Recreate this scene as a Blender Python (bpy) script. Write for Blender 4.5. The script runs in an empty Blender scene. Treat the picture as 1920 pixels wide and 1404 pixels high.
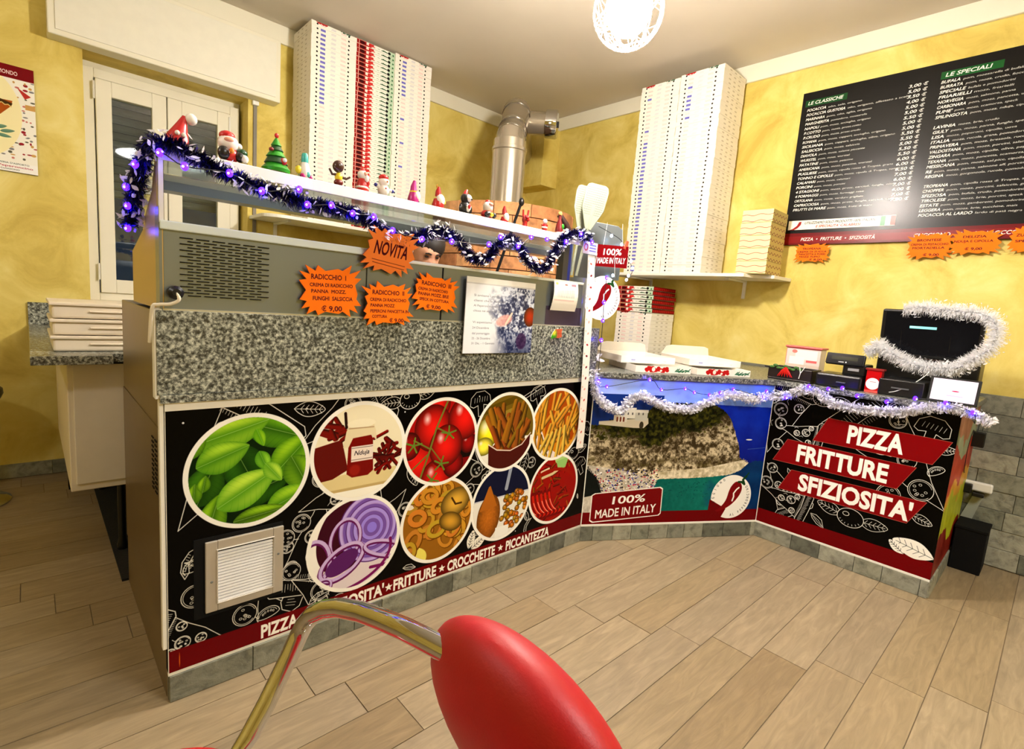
import bpy, math, random
import numpy as np
from mathutils import Vector, Matrix

# ------------------------------------------------------------------ camera, world, lights, exposure
SC = bpy.context.scene
COL = SC.collection
H = 1.22
YAW, PITCH, ROLL, FPX = math.radians(46.74), math.radians(-7.703), 0.07564, 972.0
fw = Vector((math.cos(PITCH)*math.cos(YAW), math.cos(PITCH)*math.sin(YAW), math.sin(PITCH)))
rt = Vector((math.sin(YAW), -math.cos(YAW), 0)); up = rt.cross(fw)
r2 = rt*math.cos(ROLL)+up*math.sin(ROLL); u2 = -rt*math.sin(ROLL)+up*math.cos(ROLL)
cd = bpy.data.cameras.new('camera'); cam = bpy.data.objects.new('camera', cd); COL.objects.link(cam)
m = Matrix((r2, u2, -fw)).transposed().to_4x4(); m.translation = Vector((0, 0, H)); cam.matrix_world = m
cd.sensor_fit = 'HORIZONTAL'; cd.sensor_width = 36.0; cd.lens = FPX*36.0/1920.0; cd.clip_start = 0.02
SC.camera = cam
W = bpy.data.worlds.new('night'); SC.world = W; W.use_nodes = True
W.node_tree.nodes['Background'].inputs[0].default_value = (0.010, 0.014, 0.022, 1)
W.node_tree.nodes['Background'].inputs[1].default_value = 1.0
SC.view_settings.view_transform = 'Standard'; SC.view_settings.look = 'None'
SC.view_settings.exposure = 0.9; SC.view_settings.gamma = 1.0; SC.view_settings.use_curve_mapping = False
LAMP = (1.74, 1.35, 2.37)
def area(name, loc, size, power, col, rot=(0, 0, 0)):
    l = bpy.data.lights.new(name, 'AREA'); l.shape = 'DISK'; l.size = size; l.energy = power; l.color = col
    o = bpy.data.objects.new(name, l); COL.objects.link(o); o.location = loc; o.rotation_euler = rot; return o
def point(name, loc, r, power, col):
    l = bpy.data.lights.new(name, 'POINT'); l.shadow_soft_size = r; l.energy = power; l.color = col
    o = bpy.data.objects.new(name, l); COL.objects.link(o); o.location = loc; return o
WARM = (1.0, 0.96, 0.89)
point('fill_left', (-1.35, 1.35, 2.37), 0.10, 20, WARM)    # unseen fill light added left of the frame
area('fill_behind_camera', (1.6, -1.3, 2.98), 1.2, 52, (1.0, 0.97, 0.93))   # soft fill added behind the camera to brighten the counter front

# ------------------------------------------------------------------ materials
def nm(name):
    mt = bpy.data.materials.new(name); mt.use_nodes = True
    nt = mt.node_tree; return mt, nt, nt.nodes['Principled BSDF']
def lin(c):
    return tuple(((v/255)/12.92 if v/255 <= 0.04045 else ((v/255+0.055)/1.055)**2.4) for v in c[:3])
def M(name, c, rough=0.5, metal=0.0, emit=0, noise=0.0, nscale=20, bump=0.0, bscale=60, coat=0.0, trans=0.0, alpha=None, space='Object', stretch=None, c2=None, spec=0.5):
    mt, nt, b = nm(name); L = nt.links
    col = lin(c)+(1,)
    b.inputs['Base Color'].default_value = col; b.inputs['Roughness'].default_value = rough
    b.inputs['Metallic'].default_value = metal; b.inputs['Coat Weight'].default_value = coat
    b.inputs['Transmission Weight'].default_value = trans; b.inputs['Specular IOR Level'].default_value = spec
    if alpha is not None: b.inputs['Alpha'].default_value = alpha
    if emit: b.inputs['Emission Color'].default_value = col; b.inputs['Emission Strength'].default_value = emit
    tc = nt.nodes.new('ShaderNodeTexCoord'); mp = nt.nodes.new('ShaderNodeMapping')
    L.new(tc.outputs[space], mp.inputs[0])
    if stretch: mp.inputs['Scale'].default_value = stretch
    if noise or c2:
        n = nt.nodes.new('ShaderNodeTexNoise'); n.inputs['Scale'].default_value = nscale; n.inputs['Detail'].default_value = 6
        L.new(mp.outputs[0], n.inputs['Vector'])
        rp = nt.nodes.new('ShaderNodeValToRGB'); L.new(n.outputs['Fac'], rp.inputs[0])
        rp.color_ramp.elements[0].position = 0.35; rp.color_ramp.elements[1].position = 0.65
        a = tuple(v*(1-noise) for v in col[:3])+(1,)
        rp.color_ramp.elements[0].color = lin(c2)+(1,) if c2 else a; rp.color_ramp.elements[1].color = col
        L.new(rp.outputs[0], b.inputs['Base Color'])
    if bump:
        n2 = nt.nodes.new('ShaderNodeTexNoise'); n2.inputs['Scale'].default_value = bscale; n2.inputs['Detail'].default_value = 5
        L.new(mp.outputs[0], n2.inputs['Vector'])
        bp = nt.nodes.new('ShaderNodeBump'); bp.inputs['Strength'].default_value = bump; bp.inputs['Distance'].default_value = 0.01
        L.new(n2.outputs['Fac'], bp.inputs['Height']); L.new(bp.outputs[0], b.inputs['Normal'])
    return mt
def ramp(nt, src, stops, interp='LINEAR'):
    rp = nt.nodes.new('ShaderNodeValToRGB'); nt.links.new(src, rp.inputs[0]); cr = rp.color_ramp; cr.interpolation = interp
    while len(cr.elements) < len(stops): cr.elements.new(0.5)
    for e, (p, c) in zip(cr.elements, stops): e.position = p; e.color = lin(c)+(1,)
    return rp.outputs[0]
def mat_stucco(name='yellow_stucco'):
    mt, nt, b = nm(name); L = nt.links
    tc = nt.nodes.new('ShaderNodeTexCoord')
    n = nt.nodes.new('ShaderNodeTexNoise'); n.inputs['Scale'].default_value = 3.2; n.inputs['Detail'].default_value = 7; n.inputs['Roughness'].default_value = .62
    n.inputs['Distortion'].default_value = .8
    L.new(tc.outputs['Object'], n.inputs['Vector'])
    c = ramp(nt, n.outputs['Fac'], [(0.30, (196, 170, 74)), (0.45, (218, 196, 98)), (0.58, (229, 210, 118)), (0.76, (238, 224, 146))])
    L.new(c, b.inputs['Base Color']); b.inputs['Roughness'].default_value = .72
    n2 = nt.nodes.new('ShaderNodeTexNoise'); n2.inputs['Scale'].default_value = 26; n2.inputs['Detail'].default_value = 6; L.new(tc.outputs['Object'], n2.inputs['Vector'])
    bp = nt.nodes.new('ShaderNodeBump'); bp.inputs['Strength'].default_value = .18; bp.inputs['Distance'].default_value = .01
    L.new(n2.outputs['Fac'], bp.inputs['Height']); L.new(bp.outputs[0], b.inputs['Normal'])
    return mt
def mat_granite(name='grey_granite', rough=.25, a=(74, 76, 70), b_=(128, 132, 122), c_=(186, 190, 176)):
    mt, nt, b = nm(name); L = nt.links
    tc = nt.nodes.new('ShaderNodeTexCoord')
    n = nt.nodes.new('ShaderNodeTexNoise'); n.inputs['Scale'].default_value = 95; n.inputs['Detail'].default_value = 5; n.inputs['Roughness'].default_value = .75
    L.new(tc.outputs['Object'], n.inputs['Vector'])
    c = ramp(nt, n.outputs['Fac'], [(0.36, (30, 32, 30)), (0.45, a), (0.52, b_), (0.60, c_), (0.70, (222, 224, 208))])
    L.new(c, b.inputs['Base Color']); b.inputs['Roughness'].default_value = rough
    return mt
def mat_pieces(name, cols, rough=.6, nscale=14, bump=.35, stretch=None, grain=.28, gsc=None):
    """per-object colour (Object Info Random) with a stone or wood grain over it"""
    mt, nt, b = nm(name); L = nt.links
    oi = nt.nodes.new('ShaderNodeObjectInfo'); tc = nt.nodes.new('ShaderNodeTexCoord')
    mp = nt.nodes.new('ShaderNodeMapping'); L.new(tc.outputs['Object'], mp.inputs[0])
    if stretch: mp.inputs['Scale'].default_value = stretch
    cb = nt.nodes.new('ShaderNodeCombineXYZ'); mu = nt.nodes.new('ShaderNodeMath'); mu.operation = 'MULTIPLY'; mu.inputs[1].default_value = 37.0
    L.new(oi.outputs['Random'], mu.inputs[0])
    for k in range(3): L.new(mu.outputs[0], cb.inputs[k])
    L.new(cb.outputs[0], mp.inputs['Location'])
    base = ramp(nt, oi.outputs['Random'], [((i+.0)/len(cols), c) for i, c in enumerate(cols)])
    n = nt.nodes.new('ShaderNodeTexNoise'); n.inputs['Scale'].default_value = nscale; n.inputs['Detail'].default_value = 8; n.inputs['Roughness'].default_value = .6
    n.inputs['Distortion'].default_value = 1.2 if stretch else 0.3
    L.new(mp.outputs[0], n.inputs['Vector'])
    g = ramp(nt, n.outputs['Fac'], [(0.3, tuple(int(255*(1-grain)) for _ in range(3))), (0.5, (232, 232, 232)), (0.7, (255, 255, 255))])
    mx = nt.nodes.new('ShaderNodeMix'); mx.data_type = 'RGBA'; mx.blend_type = 'MULTIPLY'; mx.inputs['Factor'].default_value = 1
    L.new(base, mx.inputs[6]); L.new(g, mx.inputs[7]); L.new(mx.outputs[2], b.inputs['Base Color'])
    b.inputs['Roughness'].default_value = rough
    if bump:
        bp = nt.nodes.new('ShaderNodeBump'); bp.inputs['Strength'].default_value = bump; bp.inputs['Distance'].default_value = .01
        L.new(n.outputs['Fac'], bp.inputs['Height']); L.new(bp.outputs[0], b.inputs['Normal'])
    return mt
def mat_steel(name, c=(130, 138, 142), rough=.31, st=(1, 1, 60)):
    mt, nt, b = nm(name); L = nt.links
    b.inputs['Base Color'].default_value = lin(c)+(1,); b.inputs['Metallic'].default_value = .72
    tc = nt.nodes.new('ShaderNodeTexCoord'); mp = nt.nodes.new('ShaderNodeMapping'); mp.inputs['Scale'].default_value = st
    L.new(tc.outputs['Object'], mp.inputs[0])
    n = nt.nodes.new('ShaderNodeTexNoise'); n.inputs['Scale'].default_value = 9; n.inputs['Detail'].default_value = 4; L.new(mp.outputs[0], n.inputs['Vector'])
    mr = nt.nodes.new('ShaderNodeMapRange'); mr.inputs[3].default_value = rough*.96; mr.inputs[4].default_value = rough*1.05
    L.new(n.outputs['Fac'], mr.inputs[0]); L.new(mr.outputs[0], b.inputs['Roughness'])
    return mt

def mat_fluff(name, c):
    mt, nt, b = nm(name); L = nt.links
    b.inputs['Base Color'].default_value = lin(c)+(1,); b.inputs['Roughness'].default_value = .45
    tl = nt.nodes.new('ShaderNodeBsdfTranslucent'); tl.inputs[0].default_value = lin(c)+(1,); mx = nt.nodes.new('ShaderNodeMixShader'); mx.inputs[0].default_value = .5
    L.new(b.outputs[0], mx.inputs[1]); L.new(tl.outputs[0], mx.inputs[2]); L.new(mx.outputs[0], nt.nodes['Material Output'].inputs[0]); return mt
STUCCO = mat_stucco()
CEIL = M('ceiling_paint', (212, 202, 184), .85, noise=.05, nscale=2)
CREAM = M('cream_paint', (238, 234, 214), .6, noise=.03, nscale=5)
LAMW = M('white_laminate', (240, 238, 226), .35, noise=.02, nscale=5)
WPLAST = M('white_plastic', (240, 240, 234), .35, noise=.02)
GRAN = mat_granite()
GRAN2 = mat_granite('dark_granite', .3, (60, 62, 58), (112, 114, 106), (165, 166, 152))
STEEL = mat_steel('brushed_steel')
STEELD = mat_steel('brown_steel', (136, 118, 86), .34, (60, 1, 1))  # brownish steel of the counter's left side
CHROME = M('chrome', (205, 205, 205), .05, 1.0, noise=.02)
BLACK = M('black_plastic', (14, 14, 15), .35, noise=.2, spec=.4)
BLACKM = M('matt_black', (10, 10, 11), .8, noise=.2, spec=.2)
RUBBER = M('black_rubber', (16, 16, 17), .9, bump=.3, bscale=90)
GLASS = M('clear_glass', (235, 245, 240), .02, trans=1.0, noise=.01)
REDV = M('red_vinyl', (176, 6, 16), .5, bump=.05, bscale=420, noise=.05, nscale=40)
CARD = M('white_card', (240, 234, 222), .7, noise=.04, nscale=30)
TILE = mat_pieces('oak_look_tile', [(156, 136, 102), (166, 146, 112), (150, 129, 95), (172, 153, 121), (161, 143, 114)], .42, 5.5, .06, (1.0, 7.0, 1.0), .17)
GROUT = M('grout', (128, 112, 88), .9, noise=.15)
STONE = mat_pieces('slate_strip', [(120, 122, 108), (168, 168, 150), (96, 100, 92), (186, 184, 162), (140, 142, 124), (108, 110, 96)], .6, 22, .6, None, .35)
BRICK = mat_pieces('refractory_brick', [(190, 128, 78), (206, 146, 92), (178, 116, 70), (214, 158, 104)], .8, 18, .5, None, .3)
MORTAR = M('dark_mortar', (92, 62, 40), .95, noise=.2)

# ------------------------------------------------------------------ mesh builder
class G:
    def __init__(s): s.v = []; s.f = []; s.m = []; s.uv = {}
    def quad(s, a, b, c, d, mi=0, uv=None):
        i = len(s.v); s.v += [a, b, c, d]; s.f.append((i, i+1, i+2, i+3)); s.m.append(mi)
        if uv: s.uv[len(s.f)-1] = uv
        return s
    def box(s, x0, x1, y0, y1, z0, z1, mi=0):
        i = len(s.v)
        s.v += [(x0, y0, z0), (x1, y0, z0), (x1, y1, z0), (x0, y1, z0), (x0, y0, z1), (x1, y0, z1), (x1, y1, z1), (x0, y1, z1)]
        for q in ((0, 3, 2, 1), (4, 5, 6, 7), (0, 1, 5, 4), (1, 2, 6, 5), (2, 3, 7, 6), (3, 0, 4, 7)):
            s.f.append(tuple(i+k for k in q)); s.m.append(mi)
        return s
    def obox(s, c, ax, ay, az, hx, hy, hz, mi=0):
        c = Vector(c); i = len(s.v); ax, ay, az = Vector(ax), Vector(ay), Vector(az)
        for dz in (-1, 1):
            for dx, dy in ((-1, -1), (1, -1), (1, 1), (-1, 1)):
                s.v.append(tuple(c+ax*hx*dx+ay*hy*dy+az*hz*dz))
        for q in ((0, 3, 2, 1), (4, 5, 6, 7), (0, 1, 5, 4), (1, 2, 6, 5), (2, 3, 7, 6), (3, 0, 4, 7)):
            s.f.append(tuple(i+k for k in q)); s.m.append(mi)
        return s
    def prism(s, pts, o, ax, ay, an, d, mi=0, side=None):
        """polygon pts in (ax, ay) at origin o, extruded by d along an"""
        o, ax, ay, an = Vector(o), Vector(ax), Vector(ay), Vector(an); i = len(s.v); n = len(pts)
        for k in (0, 1):
            for p in pts: s.v.append(tuple(o+ax*p[0]+ay*p[1]+an*d*k))
        s.f.append(tuple(range(i+n-1, i-1, -1))); s.f.append(tuple(range(i+n, i+2*n))); s.m += [mi, mi]
        for k in range(n):
            k2 = (k+1) % n; s.f.append((i+k, i+k2, i+n+k2, i+n+k)); s.m.append(mi if side is None else side)
        return s
    def tube(s, pts, r, seg=10, cap=True, mi=0):
        P = [Vector(p) for p in pts]; n = len(P); R = r if isinstance(r, (list, tuple)) else [r]*n
        i0 = len(s.v); t0 = (P[1]-P[0]).normalized(); a = t0.orthogonal().normalized()
        for k in range(n):
            t = ((P[min(k+1, n-1)]-P[max(k-1, 0)])).normalized()
            a = (a-t*a.dot(t)).normalized(); b = t.cross(a)
            for j in range(seg):
                an = 2*math.pi*j/seg; s.v.append(tuple(P[k]+(a*math.cos(an)+b*math.sin(an))*R[k]))
        for k in range(n-1):
            for j in range(seg):
                j2 = (j+1) % seg; s.f.append((i0+k*seg+j, i0+k*seg+j2, i0+(k+1)*seg+j2, i0+(k+1)*seg+j)); s.m.append(mi)
        if cap:
            s.f.append(tuple(i0+j for j in range(seg-1, -1, -1))); s.f.append(tuple(i0+(n-1)*seg+j for j in range(seg))); s.m += [mi, mi]
        return s
    def lathe(s, prof, c=(0, 0, 0), seg=20, mi=0, ax=(0, 0, 1)):
        """profile of (radius, height) turned about ax through c"""
        az = Vector(ax).normalized(); a = az.orthogonal().normalized(); b = az.cross(a); c = Vector(c); i0 = len(s.v)
        for (r, h) in prof:
            for j in range(seg):
                an = 2*math.pi*j/seg; s.v.append(tuple(c+az*h+(a*math.cos(an)+b*math.sin(an))*max(r, 1e-5)))
        for k in range(len(prof)-1):
            for j in range(seg):
                j2 = (j+1) % seg; s.f.append((i0+k*seg+j, i0+k*seg+j2, i0+(k+1)*seg+j2, i0+(k+1)*seg+j)); s.m.append(mi)
        s.f.append(tuple(i0+j for j in range(seg-1, -1, -1))); s.f.append(tuple(i0+(len(prof)-1)*seg+j for j in range(seg))); s.m += [mi, mi]
        return s
    def ball(s, c, r, seg=14, mi=0, e=1.0, rot=None):
        """ellipsoid (r may be a triple); e < 1 makes it boxier"""
        R = r if isinstance(r, (tuple, list)) else (r, r, r); i0 = len(s.v); rings = max(6, seg//2+1); c = Vector(c)
        sg = lambda v: math.copysign(abs(v)**e, v)
        for k in range(rings+1):
            th = math.pi*k/rings
            for j in range(seg):
                ph = 2*math.pi*j/seg
                p = Vector((R[0]*sg(math.sin(th))*sg(math.cos(ph)), R[1]*sg(math.sin(th))*sg(math.sin(ph)), R[2]*sg(math.cos(th))))
                if rot: p = rot @ p
                s.v.append(tuple(c+p))
        for k in range(rings):
            for j in range(seg):
                j2 = (j+1) % seg; s.f.append((i0+k*seg+j, i0+(k+1)*seg+j, i0+(k+1)*seg+j2, i0+k*seg+j2)); s.m.append(mi)
        return s
    def build(s, name, mats, parent=None, smooth=False, bevel=0, loc=None, rz=0, sub=0):
        me = bpy.data.meshes.new(name); me.from_pydata(s.v, [], s.f)
        if not isinstance(mats, (list, tuple)): mats = [mats]
        for mt in mats: me.materials.append(mt)
        me.polygons.foreach_set('material_index', s.m)
        if smooth: me.polygons.foreach_set('use_smooth', [True]*len(s.f))
        if s.uv:
            ul = me.uv_layers.new(name='UVMap')
            for fi, uv in s.uv.items():
                for li, u in zip(me.polygons[fi].loop_indices, uv): ul.data[li].uv = u
        me.validate(); me.update()
        o = bpy.data.objects.new(name, me); COL.objects.link(o)
        if parent is not None: o.parent = parent
        if loc is not None: o.location = loc
        if rz: o.rotation_euler = (0, 0, rz)
        if smooth: 
            md = o.modifiers.new('n', 'EDGE_SPLIT'); md.split_angle = math.radians(42)
        if bevel: 
            md = o.modifiers.new('b', 'BEVEL'); md.width = bevel; md.segments = 2; md.limit_method = 'ANGLE'
        if sub: 
            md = o.modifiers.new('s', 'SUBSURF'); md.levels = sub; md.render_levels = sub
        return o
def tag(o, label=None, cat=None, group=None, kind=None):
    if label: o['label'] = label
    if cat: o['category'] = cat
    if group: o['group'] = group
    if kind: o['kind'] = kind
    return o
def thing(name, label, cat, loc=(0, 0, 0), rz=0, group=None):
    o = bpy.data.objects.new(name, None); COL.objects.link(o); o.location = loc; o.rotation_euler = (0, 0, rz)
    o.empty_display_size = .05
    return tag(o, label, cat, group)
def wrap(g, name, mats, o, **k):
    """build g given in world coordinates as a part of the empty o (its location is taken off)"""
    L = Vector(o.location)
    g.v = [tuple(Vector(p)-L) for p in g.v]
    return g.build(name, mats, o, **k)
def smoothpath(pts, n=6):
    P = [Vector(p) for p in pts]; out = []
    for i in range(len(P)-1):
        p0, p1, p2, p3 = P[max(i-1, 0)], P[i], P[i+1], P[min(i+2, len(P)-1)]
        for k in range(n):
            t = k/n; out.append(0.5*((2*p1)+(-p0+p2)*t+(2*p0-5*p1+4*p2-p3)*t*t+(-p0+3*p1-3*p2+p3)*t**3))
    out.append(P[-1]); return out

# ------------------------------------------------------------------ painter: flat prints are drawn in numpy, in metres from the lower left corner
RNG = np.random.default_rng(7)
_fc = bpy.data.curves.new('lettering', 'FONT'); _fo = bpy.data.objects.new('lettering', _fc)
_tc = {}
def text_tris(s, bold):
    key = (s, bold)
    if key not in _tc:
        _fc.body = s; _fc.size = 1.0; _fc.offset = bold; _fc.resolution_u = 3
        me = _fo.to_mesh(); me.calc_loop_triangles()
        v = np.zeros(len(me.vertices)*3, np.float32); me.vertices.foreach_get('co', v); v = v.reshape(-1, 3)[:, :2]
        t = np.zeros(len(me.loop_triangles)*3, np.int32); me.loop_triangles.foreach_get('vertices', t)
        _tc[key] = (v.astype(np.float64), t.reshape(-1, 3)); _fo.to_mesh_clear()
    return _tc[key]
def fbm(h, w, cell, seed=0, octv=4):
    r = np.random.default_rng(seed); out = np.zeros((h, w)); amp = 1; tot = 0
    for o in range(octv):
        c = max(cell/2**o, 1.0); gh, gw = int(h/c)+3, int(w/c)+3; g = r.random((gh, gw))
        y = np.arange(h)/c; x = np.arange(w)/c; yi = y.astype(int); xi = x.astype(int)
        fy = (y-yi)[:, None]; fx = (x-xi)[None, :]; fy = fy*fy*(3-2*fy); fx = fx*fx*(3-2*fx)
        out += amp*((g[yi][:, xi]*(1-fx)+g[yi][:, xi+1]*fx)*(1-fy)+(g[yi+1][:, xi]*(1-fx)+g[yi+1][:, xi+1]*fx)*fy); tot += amp; amp *= .5
    return out/tot
class Paint:
    def __init__(s, w, h, ppm, bg=(255, 255, 255)):
        s.W, s.H = int(round(w*ppm)), int(round(h*ppm)); s.ppm = ppm; s.w, s.h = w, h
        s.a = np.empty((s.H, s.W, 3), np.float32); s.a[:] = bg; s.clip = None
    def blend(s, x0, y0, mask, col):
        h, w = mask.shape
        X0, Y0 = max(x0, 0), max(y0, 0); X1, Y1 = min(x0+w, s.W), min(y0+h, s.H)
        if X1 <= X0 or Y1 <= Y0: return
        mk = mask[Y0-y0:Y1-y0, X0-x0:X1-x0]
        if s.clip is not None: mk = mk*s.clip[Y0:Y1, X0:X1]
        c = np.asarray(col, np.float32)
        if c.ndim == 3: c = c[Y0-y0:Y1-y0, X0-x0:X1-x0]
        R = s.a[Y0:Y1, X0:X1]; R += (c-R)*mk[..., None]
    def fill_edges(s, e, col):
        """e: (n,4) edges in pixels, even-odd fill, 3x vertical and horizontal supersampling"""
        K = 3; e = e*K
        x0, y0 = int(math.floor(min(e[:, 0].min(), e[:, 2].min())/K)), int(math.floor(min(e[:, 1].min(), e[:, 3].min())/K))
        x1, y1 = int(math.ceil(max(e[:, 0].max(), e[:, 2].max())/K))+1, int(math.ceil(max(e[:, 1].max(), e[:, 3].max())/K))+1
        x0c, y0c, x1c, y1c = max(x0, -2), max(y0, -2), min(x1, s.W+2), min(y1, s.H+2)
        if x1c <= x0c or y1c <= y0c: return
        w, h = (x1c-x0c)*K, (y1c-y0c)*K
        e = e-np.array([x0c*K, y0c*K, x0c*K, y0c*K])
        sw = (e[:, 1] > e[:, 3]) | ((e[:, 1] == e[:, 3]) & (e[:, 0] > e[:, 2])); e[sw] = e[sw][:, [2, 3, 0, 1]]
        r0 = np.clip(np.ceil(e[:, 1]-.5), 0, h).astype(int); r1 = np.clip(np.ceil(e[:, 3]-.5), 0, h).astype(int)
        n = r1-r0; ok = n > 0; e, r0, n = e[ok], r0[ok], n[ok]
        if len(e) == 0: return
        idx = np.repeat(np.arange(len(e)), n); off = np.arange(n.sum())-np.repeat(np.cumsum(n)-n, n); row = r0[idx]+off
        E = e[idx]; xs = E[:, 0]+(row+.5-E[:, 1])*(E[:, 2]-E[:, 0])/(E[:, 3]-E[:, 1])
        c = np.clip(np.ceil(xs-.5), 0, w).astype(int)
        acc = np.bincount(row*(w+1)+c, minlength=h*(w+1)).reshape(h, w+1)
        mk = (np.cumsum(acc, axis=1)[:, :w] & 1).astype(np.float32).reshape(h//K, K, w//K, K).mean((1, 3))
        s.blend(x0c, y0c, mk, col)
    def poly(s, pts, col):
        p = np.asarray(pts, float)*s.ppm; q = np.roll(p, -1, 0); s.fill_edges(np.hstack([p, q]), col)
    def rect(s, x0, y0, x1, y1, col): s.poly([(x0, y0), (x1, y0), (x1, y1), (x0, y1)], col)
    def text(s, t, x, y, h, col, w=None, bold=0.0, rot=0, shear=0, align='l', ys=1.0):
        """cap height h; fitted to the width w when given"""
        v, tr = text_tris(t, bold)
        if len(tr) == 0: return
        v = v.copy(); v[:, 0] -= v[:, 0].min(); wd = v[:, 0].max(); sc = h/0.70
        sx = (w/wd if w else sc*.62); v[:, 0] *= sx; v[:, 1] *= sc
        W_ = v[:, 0].max()
        if align == 'c': v[:, 0] -= W_/2
        if align == 'r': v[:, 0] -= W_
        v[:, 0] += v[:, 1]*shear
        c, n = math.cos(rot), math.sin(rot); v = np.stack([v[:, 0]*c-v[:, 1]*n+x, v[:, 0]*n+v[:, 1]*c+y], 1)*s.ppm
        v = np.round(v, 4); A, B, C = v[tr[:, 0]], v[tr[:, 1]], v[tr[:, 2]]
        s.fill_edges(np.vstack([np.hstack([A, B]), np.hstack([B, C]), np.hstack([C, A])]), col)
    def grid(s, x0, y0, x1, y1):
        X0, Y0, X1, Y1 = int(x0*s.ppm)-1, int(y0*s.ppm)-1, int(x1*s.ppm)+2, int(y1*s.ppm)+2
        X0, Y0, X1, Y1 = max(X0, 0), max(Y0, 0), min(X1, s.W), min(Y1, s.H)
        if X1 <= X0 or Y1 <= Y0: return None
        yy, xx = np.mgrid[Y0:Y1, X0:X1]; return X0, Y0, (xx+.5)/s.ppm, (yy+.5)/s.ppm
    def stroke(s, pts, wd, col, op=1.0):
        pts = [tuple(p) for p in pts]
        g = s.grid(min(p[0] for p in pts)-wd, min(p[1] for p in pts)-wd, max(p[0] for p in pts)+wd, max(p[1] for p in pts)+wd)
        if g is None: return
        X0, Y0, X, Y = g; D = np.full(X.shape, 9.0)
        for a, b in zip(pts[:-1], pts[1:]):
            dx, dy = b[0]-a[0], b[1]-a[1]; L2 = dx*dx+dy*dy+1e-12
            t = np.clip(((X-a[0])*dx+(Y-a[1])*dy)/L2, 0, 1); D = np.minimum(D, np.hypot(X-a[0]-t*dx, Y-a[1]-t*dy))
        s.blend(X0, Y0, np.clip((wd/2-D)*s.ppm+.5, 0, 1)*op, col)
    def ell(s, cx, cy, rx, ry, col, rot=0, op=1.0, soft=1.0):
        r = max(rx, ry); g = s.grid(cx-r, cy-r, cx+r, cy+r)
        if g is None: return
        X0, Y0, X, Y = g; c, n = math.cos(rot), math.sin(rot); u = ((X-cx)*c+(Y-cy)*n)/rx; v = (-(X-cx)*n+(Y-cy)*c)/ry
        d = (1-np.hypot(u, v))*min(rx, ry)*s.ppm
        if callable(col): col = col(u, v)
        s.blend(X0, Y0, np.clip(d/soft+.5, 0, 1)*op, col)
    def ball(s, cx, cy, rx, ry, base, rot=0, hi=(-.35, .4), hs=.25):
        b = np.array(base, float)
        def f(u, v):
            k = np.clip(1.15-.75*(u*u+v*v), .25, 1.2)[..., None]; c = b*k
            h = np.clip(1-np.hypot(u-hi[0], (v-hi[1])*.8)/hs, 0, 1)[..., None]
            return np.clip(c+(255-c)*h*.85, 0, 255)
        s.ell(cx, cy, rx, ry, f, rot)
    def leaf(s, cx, cy, L, Wd, rot, c1, c2, vein=(190, 225, 120)):
        g = s.grid(cx-L, cy-L, cx+L, cy+L)
        if g is None: return
        X0, Y0, X, Y = g; c, n = math.cos(rot), math.sin(rot); u = ((X-cx)*c+(Y-cy)*n)/L; v = (-(X-cx)*n+(Y-cy)*c)/Wd
        edge = np.clip(1-u*u, 0, 1)**.75*(1-.25*u)
        d = (edge-np.abs(v))*Wd*s.ppm*.8; mk = np.clip(d+.5, 0, 1)*(np.abs(u) < 1)
        q = np.clip(np.abs(v)/(edge+1e-3), 0, 1)
        sh = .30+.70*np.sin(q*math.pi*.9)**1.3*np.where(v > 0, 1, .5)*(.55+.45*np.cos((u-.1)*2.2)); w = -.16*np.clip(1-np.abs(np.mod(u*5+q*1.5+20, 1)-.5)/.10, 0, 1)*q
        k = np.clip(sh+w, 0, 1)[..., None]; col = np.array(c1, float)*(1-k)+np.array(c2, float)*k
        vm = np.clip(1-np.abs(v)*Wd/(.012*L+.0006), 0, 1)[..., None]*.6; col = col+(np.array(vein, float)-col)*vm
        s.blend(X0, Y0, mk, col)
    def stick(s, x0, y0, x1, y1, wd, base):
        g = s.grid(min(x0, x1)-wd, min(y0, y1)-wd, max(x0, x1)+wd, max(y0, y1)+wd)
        if g is None: return
        X0, Y0, X, Y = g; dx, dy = x1-x0, y1-y0; L = math.hypot(dx, dy); t = np.clip(((X-x0)*dx+(Y-y0)*dy)/L**2, 0, 1)
        px, py = X-x0-t*dx, Y-y0-t*dy; D = np.hypot(px, py); sd = (px*-dy+py*dx)/L/(wd/2)
        k = np.clip(.85+.35*sd-.35*sd*sd, .3, 1.2)[..., None]
        s.blend(X0, Y0, np.clip((wd/2-D)*s.ppm+.5, 0, 1), np.clip(np.array(base, float)*k, 0, 255))
    def speckle(s, amt, cell=2, seed=1):
        s.a += ((fbm(s.H, s.W, cell, seed, 2)-.5)*amt)[..., None]
    def image(s, name):
        im = bpy.data.images.new(name, s.W, s.H, alpha=False); px = np.ones((s.H, s.W, 4), np.float32); px[..., :3] = np.clip(s.a, 0, 255)/255
        im.pixels.foreach_set(px.ravel()); im.update(); im.pack(); return im
def mat_print(name, paint, rough=.35, coat=0.0, emit=0, spec=.10):
    mt, nt, b = nm(name); L = nt.links
    t = nt.nodes.new('ShaderNodeTexImage'); t.image = paint.image(name); t.extension = 'EXTEND'
    uvn = nt.nodes.new('ShaderNodeUVMap'); L.new(uvn.outputs[0], t.inputs[0]); L.new(t.outputs[0], b.inputs['Base Color'])
    b.inputs['Roughness'].default_value = rough; b.inputs['Coat Weight'].default_value = coat; b.inputs['Specular IOR Level'].default_value = spec
    if emit: L.new(t.outputs[0], b.inputs['Emission Color']); b.inputs['Emission Strength'].default_value = emit
    return mt
UV = [(0, 0), (1, 0), (1, 1), (0, 1)]

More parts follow.
